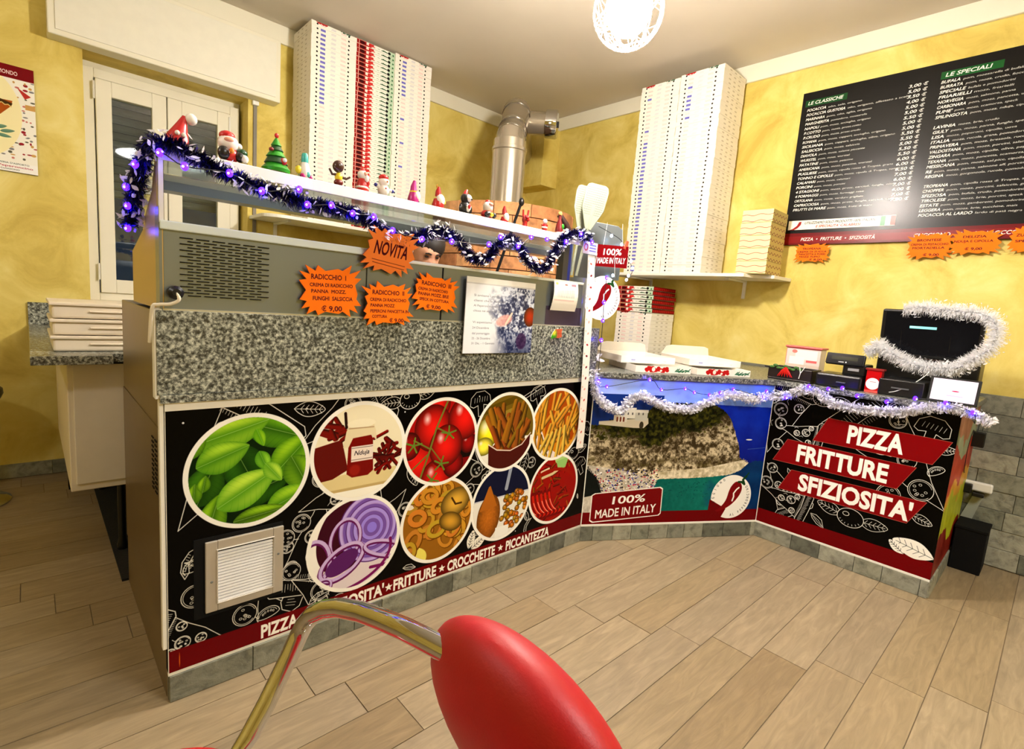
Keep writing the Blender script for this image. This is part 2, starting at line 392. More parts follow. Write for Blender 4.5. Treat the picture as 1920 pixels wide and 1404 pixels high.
# ---- chalk drawings on the black prints
CH = (226, 224, 214)
def arc(cx, cy, rx, ry, a0, a1, n=24, rot=0):
    c, s_ = math.cos(rot), math.sin(rot); o = []
    for i in range(n+1):
        a = math.radians(a0+(a1-a0)*i/n); x, y = rx*math.cos(a), ry*math.sin(a); o.append((cx+x*c-y*s_, cy+x*s_+y*c))
    return o
def tf(pts, x, y, rot, sc): 
    c, s_ = math.cos(rot), math.sin(rot); return [(x+sc*(a*c-b*s_), y+sc*(a*s_+b*c)) for a, b in pts]
LW = .0026
def d_pepperoni(P, x, y, r, seed=0):
    P.ell(x, y, r, r, (0, 0, 0)); P.stroke(arc(x, y, r, r, 0, 360), LW, CH); P.stroke(arc(x, y, r*.86, r*.86, 20, 320), LW*.7, CH)
    q = random.Random(seed)
    for k in range(7):
        a = q.random()*6.28; d = r*.6*q.random()**.5; P.stroke(arc(x+d*math.cos(a), y+d*math.sin(a), r*.12, r*.1, 0, 360, 8), LW*.7, CH)
def d_slice(P, x, y, rot, sc, seed=0):
    T = lambda p: tf(p, x, y, rot, sc)
    P.poly(T([(0, 0), (1, .33), (1.0, -.33)]), (0, 0, 0))
    P.stroke(T([(0, 0), (.25, .10), (.5, .155), (.75, .25), (.98, .31)]), LW, CH); P.stroke(T([(0, 0), (.25, -.07), (.5, -.18), (.75, -.24), (.98, -.32)]), LW, CH)
    cr = [(1.0, -.40), (1.1, -.42), (1.16, -.36), (1.17, 0), (1.16, .36), (1.1, .42), (1.0, .40), (.96, .33), (.99, 0), (.96, -.33), (1.0, -.40)]
    P.poly(T(cr), (0, 0, 0)); P.stroke(T(cr), LW*1.1, CH)
    q = random.Random(seed)
    for k in range(26):
        v = -.36+.72*k/25; P.stroke(T([(1.02, v), (1.08+.03*q.random(), v+.01)]), LW*.6, CH)
        P.stroke(T([(.93, v*.85), (.97, v*.87)]), LW*.5, CH)
    for (a, b, r) in ((.72, .05, .10), (.5, -.03, .075), (.83, -.19, .07), (.82, .2, .06)): 
        p = T([(a, b)])[0]; d_pepperoni(P, p[0], p[1], r*sc, seed+int(a*100))
    for k in range(5):
        a, b = .35+.5*q.random(), (q.random()-.5)*.25; P.stroke(T([(a, b), (a+.05, b+.04), (a+.09, b+.02)]), LW*.7, CH)
def d_leaf(P, x, y, rot, L, fill=(0, 0, 0), col=CH):
    T = lambda p: tf(p, x, y, rot, L)
    o = [(0, 0), (.15, .13), (.4, .24), (.7, .2), (1, 0), (.7, -.2), (.4, -.24), (.15, -.13), (0, 0)]
    o = [tuple(v)[:2] for v in smoothpath([(a, b, 0) for a, b in o], 5)]
    P.poly(T(o), fill); P.stroke(T(o), LW, CH if fill[0] < 50 else fill); P.stroke(T([(0, 0), (.92, 0)]), LW*.8, col)
    for k in range(5):
        a = .2+.15*k; P.stroke(T([(a, 0), (a+.1, .13)]), LW*.7, col); P.stroke(T([(a, 0), (a+.1, -.13)]), LW*.7, col)
def d_olive(P, x, y, r, rot=0):
    d_leaf(P, x+r*.8*math.cos(rot), y+r*.8*math.sin(rot), rot+.15, r*2.6); d_leaf(P, x-r*.8*math.cos(rot), y-r*.8*math.sin(rot), rot+math.pi-.15, r*2.6)
    P.ell(x, y, r*1.25, r, (0, 0, 0), rot); P.stroke(arc(x, y, r*1.25, r, 0, 360, 30, rot), LW*1.2, CH); P.stroke(arc(x-r*.45, y+r*.35, r*.3, r*.22, 0, 360, 12), LW, CH)
    for k in range(7): 
        a = math.radians(205+k*20); P.stroke([(x+r*1.1*math.cos(a), y+r*.85*math.sin(a)), (x+r*.95*math.cos(a), y+r*.68*math.sin(a))], LW*.8, CH)
def d_mush(P, x, y, rot, sc):
    T = lambda p: tf(p, x, y, rot, sc)
    P.stroke(T([(-.5, 0), (-.45, .3), (-.2, .5), (.2, .5), (.45, .3), (.5, 0), (.35, -.08), (.14, -.02), (.12, -.45), (-.12, -.45), (-.14, -.02), (-.35, -.08), (-.5, 0)]), LW, CH)
    for k in range(6): P.stroke(T([(-.3+.12*k, .1), (-.27+.12*k, .28)]), LW*.6, CH)
def d_chili(P, x, y, rot, sc):
    T = lambda p: tf(p, x, y, rot, sc)
    P.stroke(T([(0, 0), (.2, .16), (.5, .2), (.8, .1), (1, -.15), (.72, -.04), (.45, .02), (.2, -.06), (0, 0)]), LW, CH)
    for k in range(8): P.stroke(T([(.15+.08*k, .04), (.18+.08*k, .12)]), LW*.6, CH)
def d_seed(P, x, y, rot, sc):
    T = lambda p: tf(p, x, y, rot, sc)
    P.stroke(T([(-.6, 0), (-.3, .25), (.2, .3), (.6, .05), (.7, 0), (.6, -.08), (.2, -.2), (-.3, -.15), (-.6, 0)]), LW, CH)
    P.stroke(T([(-.5, 0), (.1, .1), (.6, 0)]), LW*.7, CH); P.stroke(T([(-.5, 0), (.1, -.05), (.6, 0)]), LW*.7, CH)
def d_tom(P, x, y, r, rot=0):
    P.stroke(arc(x, y, r, r*.75, 0, 200, 20, rot)+arc(x, y, r, r*.3, 180, 360, 12, rot), LW, CH); P.stroke(arc(x, y, r*.8, r*.6, 10, 170, 16, rot), LW*.7, CH)
    for k in range(5): 
        p = arc(x, y, r*.55, r*.35, 30+28*k, 31+28*k, 1, rot)[0]; P.stroke(arc(p[0], p[1], r*.07, r*.1, 0, 360, 8), LW*.7, CH)
DR = (104, 0, 4)

# ---- the long print: ten food discs
def paint_food():
    X0, Z0 = .257, .093; P = Paint(2.105-.257, .868-.093, 900, (0, 0, 0)); S = lambda x, z: (x-X0, z-Z0)
    def at(f, x, z, *a): f(P, x-X0, z-Z0, *a)
    for (x, z, r, s_, sd) in ((.285, .52, .95, .36, 1), (.30, .42, -.35, .34, 2), (.43, .13, 2.75, .20, 3), (.62, .72, .55, .30, 4), (.70, .55, -1.75, .30, 5), (.60, .27, -.75, .3, 6), (.62, .50, .2, .25, 7), (1.30, .46, .2, .22, 8), (1.02, .50, -2.3, .2, 9), (1.72, .55, .4, .2, 10), (1.37, .55, 2.3, .16, 12), (.50, .17, 1.9, .16, 13)):
        at(d_slice, x, z, r, s_, sd)
    for (x, z, r) in ((.325, .31, .035), (.60, .30, .03), (.63, .46, .03), (.70, .20, .034), (.46, .20, .035), (.58, .42, .028), (1.36, .52, .032), (1.02, .42, .028), (1.33, .44, .024), (1.69, .50, .026), (.69, .60, .028), (.585, .56, .02)): at(d_pepperoni, x, z, r, int(x*1000))
    for (x, z, r) in ((1.02, .845, .035), (1.345, .12, .02), (1.99, .50, .03)): at(d_olive, x, z, r, .2)
    for a in ((1.03, .60, -1.2, .10), (1.025, .28, .4, .09), (1.66, .55, -1.9, .11), (2.02, .72, -1.4, .1), (1.36, .2, .8, .08), (.60, .845, -.1, .1)): at(d_leaf, *a)
    for a in ((.30, .37, 1.3, .10), (.36, .40, .9, .07), (.66, .16, .5, .08), (1.68, .15, 1.2, .08)): at(d_chili, *a)
    for a in ((1.05, .175, -.2, .045), (2.055, .26, 1.8, .022), (1.36, .36, .2, .03)): at(d_seed, *a)
    for a in ((.33, .40, .035, .3), (.39, .35, .03, 1.2), (.53, .175, .035, .2), (.68, .27, .03, 1.4), (1.35, .31, .028, .5), (1.69, .24, .026, 2)): at(d_tom, *a)
    for a in ((1.36, .80, .1, .11), (2.05, .6, -.2, .12), (1.70, .81, .3, .1), (2.05, .42, .5, .1), (1.68, .33, .1, .06)): at(d_mush, *a)
    for z in (.815, .80): P.stroke([S(1.60, z), S(1.74, z+.06)], LW, CH)
    # red band
    P.rect(*S(.2, .05), *S(2.2, .160), DR)
    # white leaves by the rings
    d_leaf(P, *S(1.36, .165), .5, .09, (244, 240, 226), (30, 30, 30)); d_leaf(P, *S(1.345, .17), 1.3, .08, (244, 240, 226), (30, 30, 30))
    R = .178; r = .164
    def disc(x, z, bg, fn):
        P.ell(x-X0, z-Z0, R, R, (250, 249, 240))
        g = P.grid(x-X0-r, z-Z0-r, x-X0+r, z-Z0+r); mk = np.zeros((P.H, P.W), np.float32)
        d = np.clip((r-np.hypot(g[2]-(x-X0), g[3]-(z-Z0)))*P.ppm+.5, 0, 1); mk[g[1]:g[1]+d.shape[0], g[0]:g[0]+d.shape[1]] = d
        P.clip = mk; P.ell(x-X0, z-Z0, R, R, bg); fn(x-X0, z-Z0); P.clip = None
    def basil(x, z):
        g1, g2 = (16, 62, 4), (150, 206, 30); dk = (6, 34, 4)
        for a in ((-.12, -.02, .07, .05, 1.2, dk, (60, 120, 14)), (.03, -.06, .09, .05, .3, dk, (50, 110, 10)), (-.02, .02, .08, .06, 2, dk, (40, 96, 10)),
                  (.08, .115, .10, .055, -.35, g1, (110, 176, 24)), (-.05, .125, .105, .050, .28, (40, 110, 8), (176, 222, 50)), (-.15, .10, .05, .03, 1.0, g1, g2), (.125, .035, .085, .055, .8, (24, 84, 4), g2),
                  (-.075, .055, .075, .045, .35, (30, 100, 6), (170, 220, 50)), (.15, -.035, .07, .05, -1.1, g1, g2), (.12, -.11, .08, .045, .35, (30, 96, 6), (160, 214, 40)), (.03, -.145, .08, .03, .1, dk, g2),
                  (-.105, -.13, .075, .04, 1.3, g1, g2), (-.15, -.045, .03, .02, 1.5, g1, g2), (-.01, -.055, .095, .052, .52, (40, 120, 6), (196, 236, 70)), (.025, .10, .03, .016, -1.2, (50, 130, 10), g2),
                  (.035, .025, .035, .022, -1.2, (30, 100, 6), (150, 214, 50)), (.065, -.015, .04, .025, -.9, (50, 130, 10), (190, 232, 70)), (-.125, -.02, .025, .017, 1.4, g1, g2)):
            P.leaf(x+a[0], z+a[1], a[2], a[3], a[4], a[5], a[6])
    def jar(x, z):
        P.rect(x-.2, z-.2, x+.2, z-.075, (226, 208, 150)); P.rect(x-.2, z-.14, x+.2, z-.125, (196, 170, 110)); P.rect(x-.2, z-.2, x+.2, z-.135, (252, 250, 236))
        P.poly([(x-.17, z+.03), (x-.07, z+.05), (x-.045, z-.06), (x-.10, z-.085), (x-.165, z-.09)], (96, 14, 8))
        q = random.Random(4)
        for k in range(16):
            a = q.random()*3; cx, cz = x-.12+.06*q.random(), z+.045+.06*q.random(); P.stick(cx, cz, cx+.06*math.cos(a), cz+.03*math.sin(a), .016, (130, 16, 8))
        for k in range(22):
            a = q.random()*6.3; cx, cz = x+.08+.06*q.random(), z-.06+.07*q.random(); P.stick(cx, cz, cx+.045*math.cos(a), cz+.035*math.sin(a), .014, (q.randint(90, 150), 10, 8))
        P.stick(x-.06, z+.14, x-.055, z+.09, .01, (40, 14, 10)); P.stick(x+.05, z+.04, x+.10, z+.06, .012, (150, 10, 6))
        P.poly([(x-.05, z-.075), (x-.045, z+.045), (x-.02, z+.07), (x+.03, z+.07), (x+.045, z+.04), (x+.05, z-.075), (x+.03, z-.09), (x-.03, z-.09)], (120, 10, 6))
        P.ell(x-.02, z-.065, .02, .02, (150, 26, 14), soft=8)
        P.poly([(x-.065, z+.02), (x-.055, z+.075), (x-.045, z+.10), (x+.045, z+.10), (x+.055, z+.07), (x+.06, z+.03), (x+.04, z+.055), (x-.03, z+.05), (x-.045, z+.02)], (232, 218, 178))
        P.ell(x, z+.10, .052, .016, (246, 238, 208)); P.stroke([(x-.046, z+.085), (x+.046, z+.083)], .004, (180, 150, 110))
        P.rect(x-.035, z-.035, x+.047, z+.02, (240, 226, 214)); P.stroke([(x-.033, z-.028), (x+.045, z-.028)], .0018, (80, 60, 50)); P.stroke([(x-.033, z+.014), (x+.045, z+.014)], .0018, (80, 60, 50))
        P.text('Nduja', x-.024, z-.012, .016, (40, 30, 40), w=.056, shear=.3, bold=.01)
    def tomatoes(x, z):
        P.poly([(x-.2, z+.0), (x-.06, z+.2), (x-.2, z+.2)], (250, 248, 240)); P.poly([(x+.02, z-.06), (x+.2, z+.03), (x+.2, z-.12)], (20, 4, 4)); P.rect(x-.02, z-.2, x+.2, z-.08, (120, 4, 8))
        for a in ((-.03, .155, .06), (-.11, -.07, .09), (.13, -.02, .04), (-.045, .06, .085), (-.02, -.15, .075), (.105, .085, .082), (-.15, .0, .05), (.06, -.1, .05), (.02, -.02, .08)):
            P.ball(x+a[0], z+a[1], a[2], a[2]*1.1, (205, 22, 14) if a[2] > .055 else (140, 10, 10))
        st = (110, 116, 40)
        P.stroke([(x+.02, z+.17), (x-.03, z+.06), (x-.06, z-.04), (x-.10, z-.15)], .008, st); P.stroke([(x-.03, z+.06), (x+.03, z+.03)], .006, st); P.stroke([(x-.06, z-.04), (x-.14, z-.10)], .006, st); P.stroke([(x-.05, z-.02), (x-.0, z-.08)], .005, st)
        P.stroke([(x-.06, z-.02), (x-.13, z+.02)], .006, st)
        for cx, cz in ((.03, .03), (-.13, -.0), (0, -.09), (-.04, -.15)):
            for k in range(5): 
                a = k*1.3+cx*9; P.stroke([(x+cx, z+cz), (x+cx+.035*math.cos(a), z+cz+.03*math.sin(a))], .007, (96, 130, 40))
    def shrimp(x, z):
        for k in range(5): P.poly([(x-.2, z+.02+.05*k), (x+.2, z+.12+.05*k), (x+.2, z+.15+.05*k), (x-.2, z+.05+.05*k)], (86, 66, 10) if k % 2 else (150, 124, 40))
        P.rect(x-.2, z-.2, x+.2, z-.03, (240, 238, 226)); P.ball(x-.105, z+.01, .062, .066, (240, 226, 30), hs=.5); P.ball(x-.125, z-.05, .05, .04, (250, 236, 70))
        P.ell(x+.03, z-.10, .125, .08, (110, 40, 10))
        q = random.Random(3)
        for k in range(40):
            a = 1.57+(q.random()-.5)*1.3; bx = x-.05+.15*q.random(); bz = z-.07+.05*q.random(); L = .06+.11*q.random(); P.stick(bx, bz, bx+L*math.cos(a), bz+L*math.sin(a), .022+.012*q.random(), (q.randint(150, 200), q.randint(80, 118), 24))
        P.poly([(x-.10, z-.045), (x-.05, z-.075), (x+.03, z-.09), (x+.10, z-.07), (x+.15, z-.02), (x+.14, z-.2), (x-.09, z-.2)], (74, 18, 12)); P.stroke([(x-.10, z-.045), (x-.05, z-.075), (x+.03, z-.088), (x+.10, z-.068), (x+.15, z-.02)], .005, (236, 220, 200))
    def fries(x, z):
        P.poly([(x-.2, z-.2), (x-.14, z+.05), (x-.06, z-.1), (x+.1, z-.2)], (240, 226, 220)); P.rect(x-.08, z-.09, x+.2, z+.2, (168, 70, 8)); P.poly([(x-.2, z+.06), (x-.08, z+.2), (x-.2, z+.2)], (236, 190, 60)); q = random.Random(9)
        for k in range(60):
            a = q.choice((1.2, 1.45, 1.75, 2.0, .8)); bx = x-.15+.3*q.random(); bz = z-.15+.24*q.random(); L = .07+.05*q.random(); c = q.randint(0, 50); P.stick(bx, bz, bx+L*math.cos(a), bz+L*math.sin(a), .021, (252-c//3, 196-c, 62-c//2))
        for k in range(5): P.stick(x-.14+.05*k, z-.17, x-.06+.03*k, z-.05+.008*k, .022, (255, 212, 84))
    def onion(x, z):
        P.rect(x-.2, z-.2, x+.2, z-.08, (226, 214, 220)); P.ell(x-.04, z+.04, .10, .14, (60, 6, 26), -.3)
        for k in range(9):
            f = 1-k*.105; P.ell(x+.06, z+.045, .125*f, .135*f, (86, 36, 116) if k % 2 == 0 else (172, 140, 214), .5); P.ell(x+.06, z+.045, .121*f, .131*f, (196-6*k, 172-6*k, 236) if k % 2 == 0 else (120, 84, 176), .5)
        def ring(cx, cz, rx, ry, rot, w=.02):
            P.stroke(arc(x+cx, z+cz, rx, ry, 0, 360, 30, rot), w, (98, 20, 86)); P.stroke(arc(x+cx, z+cz+.004, rx, ry, 0, 360, 30, rot), w*.62, (206, 180, 232))
        ring(-.04, .02, .055, .075, -.1, .016); ring(-.145, -.035, .05, .075, .1); P.ell(x-.05, z-.06, .065, .035, (90, 30, 100), .5); ring(-.05, -.06, .085, .05, .5); ring(.12, -.055, .09, .028, -.35, .018)
        P.stroke(arc(x-.08, z-.04, .22, .13, -95, 10, 24), .012, (120, 20, 90)); P.stroke([(x+.06, z-.11), (x+.12, z-.115), (x+.18, z-.10)], .012, (120, 20, 90)); ring(-.13, -.14, .045, .03, .5, .012)
    def rings(x, z):
        P.ell(x-.12, z-.14, .07, .05, (240, 226, 100)); P.ell(x-.13, z+.12, .06, .05, (236, 226, 206)); q = random.Random(5)
        for k in range(46):
            cx, cz = x-.14+.29*q.random(), z-.14+.28*q.random(); rr = .022+.022*q.random(); w = .016+.010*q.random(); a = q.random()*3
            P.stroke(arc(cx, cz, rr, rr*.75, 0, 360, 18, a), w, (110, 62, 6)); P.stroke(arc(cx-.003, cz+.003, rr, rr*.75, 0, 360, 18, a), w*.8, (q.randint(176, 214), q.randint(124, 160), 40))
        P.ball(x+.08, z+.06, .075, .06, (206, 158, 52), .3, hs=.01); P.ball(x+.06, z-.02, .06, .04, (190, 140, 40), -.4, hs=.01); P.stroke([(x+.06, z+.08), (x+.08, z+.05), (x+.11, z+.05)], .008, (70, 40, 6))
    def arancino(x, z):
        P.rect(x-.2, z+.02, x+.2, z+.2, (10, 16, 46)); P.rect(x-.2, z-.2, x+.2, z+.03, (238, 236, 226)); P.stroke([(x+.04, z+.16), (x+.02, z+.06)], .02, (150, 160, 180)); P.stroke([(x-.2, z+.028), (x+.2, z+.028)], .006, (200, 204, 214))
        q = random.Random(8)
        for k in range(50): 
            a, d = q.random()*6.3, .075*q.random()**.5; P.ball(x+.075+d*1.1*math.cos(a), z-.045+d*math.sin(a)*1.1, .015, .014, (q.randint(170, 214), q.randint(96, 140), 20), hs=.2)
        def f(u, v):
            return np.clip(np.array((176, 98, 22.))*(1.1-.5*(u*u+v*v)+.25*(fbm(u.shape[0], u.shape[1], 6, 3)-.5))[..., None], 0, 255)
        P.ell(x-.075, z-.055, .066, .105, f, -.08); P.poly([(x-.13, z-.02), (x-.085, z+.085), (x-.075, z+.09), (x-.03, z-.01)], (178, 100, 24))
        P.rect(x-.03, z-.2, x+.05, z-.115, (246, 246, 240))
    def chili(x, z):
        q = random.Random(6)
        for k in range(60):
            a = q.random()*3; cx, cz = x-.17+.3*q.random(), z-.17+.3*q.random(); P.stick(cx, cz, cx+.04*math.cos(a), cz+.03*math.sin(a), .012, (q.randint(120, 200), q.randint(6, 90), 8))
        for k in range(9): P.stroke(arc(x+.06-.028*k, z+.04, .10, .17, 195, 290, 16), .024, (112, 4, 4)); P.stroke(arc(x+.06-.028*k, z+.044, .10, .17, 200, 285, 16), .014, (206, 26, 8)); P.stroke(arc(x+.058-.028*k, z+.05, .10, .17, 215, 260, 10), .003, (255, 180, 150))
        P.ell(x+.04, z+.15, .05, .03, (176, 214, 130)); P.poly([(x+.0, z+.14), (x+.02, z+.09), (x+.07, z+.10), (x+.09, z+.15)], (150, 200, 110)); P.stroke([(x-.09, z+.07), (x-.02, z+.08), (x+.03, z+.1)], .014, (220, 200, 150)); P.stroke([(x-.10, z+.1), (x-.05, z+.11)], .012, (230, 210, 170))
        P.stroke(arc(x-.02, z+.02, .16, .08, 10, 170, 20), .016, (150, 20, 4))
    # lower row first, the upper discs overlap it
    disc(1.865, .338, (150, 12, 6), chili); disc(1.522, .342, (10, 16, 46), arancino); disc(1.180, .340, (150, 96, 20), rings); disc(.825, .338, (250, 247, 240), onion)
    disc(1.845, .665, (214, 130, 20), fries); disc(1.517, .665, (110, 86, 20), shrimp); disc(1.175, .665, (170, 12, 10), tomatoes); disc(.830, .675, (240, 232, 200), jar); disc(.475, .665, (6, 30, 4), basil)
    wt = (250, 248, 238)
    def star(x, z, r): P.poly([(x-X0+r*(1 if k % 2 == 0 else .42)*math.cos(1.5708+k*.62832), z-Z0+r*(1 if k % 2 == 0 else .42)*math.sin(1.5708+k*.62832)) for k in range(10)], wt)
    for (t, a, b) in (('PIZZA', .508, .625), ("SFIZIOSITA'", .700, .945), ('FRITTURE', .985, 1.182), ('CROCCHETTE', 1.238, 1.500), ('PICCANTEZZA', 1.566, 1.855)): P.text(t, a-X0, .101-Z0, .043, wt, w=b-a, bold=.04)
    for x in (.662, .965, 1.21, 1.533): star(x, .122, .018)
    for x, z in ((.30, .83), (.64, .842), (1.0, .80), (1.35, .835), (1.68, .84), (.30, .17), (1.62, .18)): P.ell(x-X0, z-Z0, .003, .003, (220, 220, 220))
    P.ell(.285-X0, .125-Z0, .0012, .022, (230, 110, 20)); P.stroke([(.257-X0, .868-Z0), (.257-X0, .093-Z0)], .004, (236, 232, 214)); P.stroke([(2.104-X0, .868-Z0), (2.104-X0, .093-Z0)], .003, (220, 214, 196))
    return P
CHILI = [(.0, .0), (.06, .03), (.14, .10), (.20, .20), (.23, .33), (.27, .43), (.34, .50), (.42, .50), (.47, .44), (.48, .36), (.45, .27), (.38, .17), (.28, .08), (.16, .015), (.06, -.02)]
def chili_logo(P, x, y, r, txt=True, lower=True):
    wt = (248, 246, 238); P.ell(x, y, r, r, wt)
    T = lambda p: [(x+(a-.27)*r*2.55, y+(b-.24)*r*2.6) for a, b in p]
    if lower: P.poly([(x-r*1.05, y-r*.1), (x-r*.2, y-r*.55), (x-r*.45, y-r*1.05), (x-r*1.1, y-r*1.05)], DR)
    P.poly(T([tuple(v)[:2] for v in smoothpath([(a-.02, b, 0) for a, b in CHILI]+[(-.02, 0, 0)], 5)]), (120, 6, 12))
    P.stroke(T([(.30, .17), (.32, .24), (.31, .30), (.36, .37), (.40, .40)]), r*.07, wt); P.stroke(T([(.38, .5), (.44, .5), (.5, .46), (.46, .54), (.52, .60)]), r*.10, (20, 60, 24)); P.stroke(T([(.5, .58), (.56, .66)]), r*.06, (20, 60, 24))
    if txt:
        for s_, a0, st in (('CUGGIONO', 208, -12.5), ('AL PEPERONCINO', -84, 9.0)):
            for k, ch in enumerate(s_):
                if ch == ' ': continue
                a = math.radians(a0+st*k if s_[0] == 'C' else a0+st*k); rr = r*.84 if s_[0] == 'C' else r*.90
                ro = a-math.pi/2 if s_[0] == 'C' else a+math.pi/2
                P.text(ch, x+rr*math.cos(a), y+rr*math.sin(a), r*.12, (40, 40, 40), rot=ro, align='c', bold=.01)
def paint_sea():
    P = Paint(1.068, .787, 900, (16, 60, 170)); H_, W_ = P.H, P.W; yy, xx = np.mgrid[0:H_, 0:W_]; X = xx/900; Z = yy/900+.093
    def mix(a, b, k): return np.array(a, np.float32)*(1-k[..., None])+np.array(b, np.float32)*k[..., None]
    n1 = fbm(H_, W_, 60, 11); n2 = fbm(H_, W_, 14, 12); n3 = fbm(H_, W_, 5, 13, 3)
    P.a[:] = mix((6, 18, 110), (8, 40, 176), np.clip((Z-.35)/.3, 0, 1)); sky = Z > .775-.02*X
    P.a[sky] = mix((112, 152, 244), (168, 194, 255), np.clip(1-(X-.1)*1.2, 0, 1))[sky]
    sea2 = (Z < .80) & (X < .40) & (Z > .6); P.a[sea2] = mix((20, 56, 140), (10, 34, 100), n1)[sea2]
    P.a += (n1[..., None]-.5)*np.array((10, 24, 40))
    teal = mix((0, 84, 76), (18, 128, 112), np.clip((X-.3)*1.3+(n2-.5)*.5, 0, 1)); dk = mix((4, 30, 78), (8, 66, 120), n1); kk = np.clip((X-.72+(n1-.5)*.2)/.16, 0, 1)[..., None]; teal = teal*(1-kk)+dk*kk; tm = Z < .44+(n2-.5)*.03; P.a[tm] = teal[tm]
    # cliff outline
    xs = np.array([0, .05, .10, .30, .33, .42, .54, .70, .76, .82, .87, .90, .93, .965, .95, .9, .88]); top = np.interp(X, [0, .045, .10, .30, .36, .54, .70, .77, .82, .86, .89, .905, .93, .965, 1.2], [.635, .635, .66, .70, .755, .765, .765, .73, .68, .60, .53, .465, .455, .435, .0])
    bot = np.interp(X, [0, .3, .40, .43, .60, .74, .86, .92, .965, 1.2], [.28, .31, .33, .342, .345, .352, .365, .39, .43, 1])
    cl = (Z < top+(n3-.5)*.02) & (Z > bot+(n3-.5)*.006)
    rk = np.clip((n1-.5)*1.6+(n2-.5)*2.4+(n3-.5)*.9+.48, 0, 1); rock = mix((62, 50, 30), (216, 202, 168), rk)
    veg = mix((10, 14, 4), (78, 76, 20), np.clip((n2-.5)*2.2+.4, 0, 1)); vlim = np.interp(X, [0, .2, .35, .45, .6, .8, .9], [.60, .565, .50, .55, .60, .66, .64])
    vk = np.clip((Z-vlim+(n1-.5)*.16+(n2-.5)*.10)/.02, 0, 1); b2 = np.clip(1-np.abs(Z-.44-(n1-.5)*.1)/.03, 0, 1)*(n2 > .5)
    cc = rock*(1-vk[..., None])+veg*vk[..., None]; cc = cc*(1-b2[..., None]*.8)+np.array((60, 50, 18))*b2[..., None]*.8; P.a[cl] = cc[cl]
    lit = (Z < np.interp(X, [.4, .7, .93], [.38, .405, .45])) & cl & (X > .38); P.a[lit] = mix((150, 136, 96), (240, 230, 204), np.clip(n2*1.5-.1, 0, 1))[lit]
    # shadow at the foot and the crowded beach
    be = (Z < np.interp(X, [0, .15, .37, .45], [.42, .40, .355, .30])) & (X < .43-(.36-Z)*.5) & (Z > .15); P.a[be] = mix((150, 140, 124), (240, 234, 220), n2)[be]
    q = random.Random(2)
    for k in range(420):
        x = .05+.37*q.random(); z = .26+.14*q.random()
        if x > .43-(.36-z)*.5: continue
        P.ell(x, z-.093, .003+.003*q.random(), .002+.002*q.random(), q.choice([(30, 30, 40), (180, 30, 60), (250, 250, 250), (60, 60, 150), (20, 20, 20), (210, 190, 150)]))
    P.poly([(0, .31), (.06, .26), (.10, .17), (0, .15)], (14, 20, 18))
    for k in range(8): P.stroke([(.01*k, .33-.012*k), (.02+.01*k, .2)], .005, (10, 14, 12))
    # villa
    wl = (232, 228, 214); P.poly([(.045, .545), (.045, .562), (.32, .585), (.325, .555), (.30, .53), (.24, .53)], (214, 206, 184))
    P.rect(.125, .56, .20, .598, wl); P.rect(.18, .58, .245, .635, (240, 238, 228)); P.rect(.245, .57, .315, .622, (206, 206, 196)); P.rect(.245, .612, .318, .628, (236, 234, 226)); P.rect(.178, .628, .248, .638, (250, 248, 240))
    for x in (.14, .158, .176): P.rect(x, .562, x+.010, .582, (120, 60, 40)); P.ell(x+.005, .582, .005, .006, (120, 60, 40))
    for x in (.20, .225, .26, .285): P.rect(x, .60, x+.007, .612, (80, 80, 80))
    P.ell(.285, .545, .012, .02, (60, 54, 40)); P.ell(.95, .475, .02, .004, (240, 240, 244)); P.stroke([(.95, .42), (1.06, .43)], .003, (60, 90, 170))
    for k in range(40): P.ell(.45+.35*q.random(), .13+.1*q.random(), .004, .0025, (4, 70, 70))
    # band, sign, emblem
    P.rect(0, -.01, 1.1, .066, DR); wt = (248, 246, 238)
    def rr(pts, col): P.poly(pts, col)
    sg = [(.045, .018), (.045, .162), (.062, .172), (.44, .205), (.455, .195), (.458, .052), (.446, .040), (.062, .008)]; P.poly(sg, wt); c = np.mean(sg, 0); P.poly([(c[0]+(a-c[0])*.975, c[1]+(b-c[1])*.935) for a, b in sg], (112, 4, 8))
    P.text('100%', .165, .110, .042, wt, w=.19, bold=.02, rot=.07, shear=.15); P.text('MADE IN ITALY', .075, .032, .046, wt, w=.35, bold=.02, rot=.085, shear=.1)
    chili_logo(P, .885, .142, .128); return P
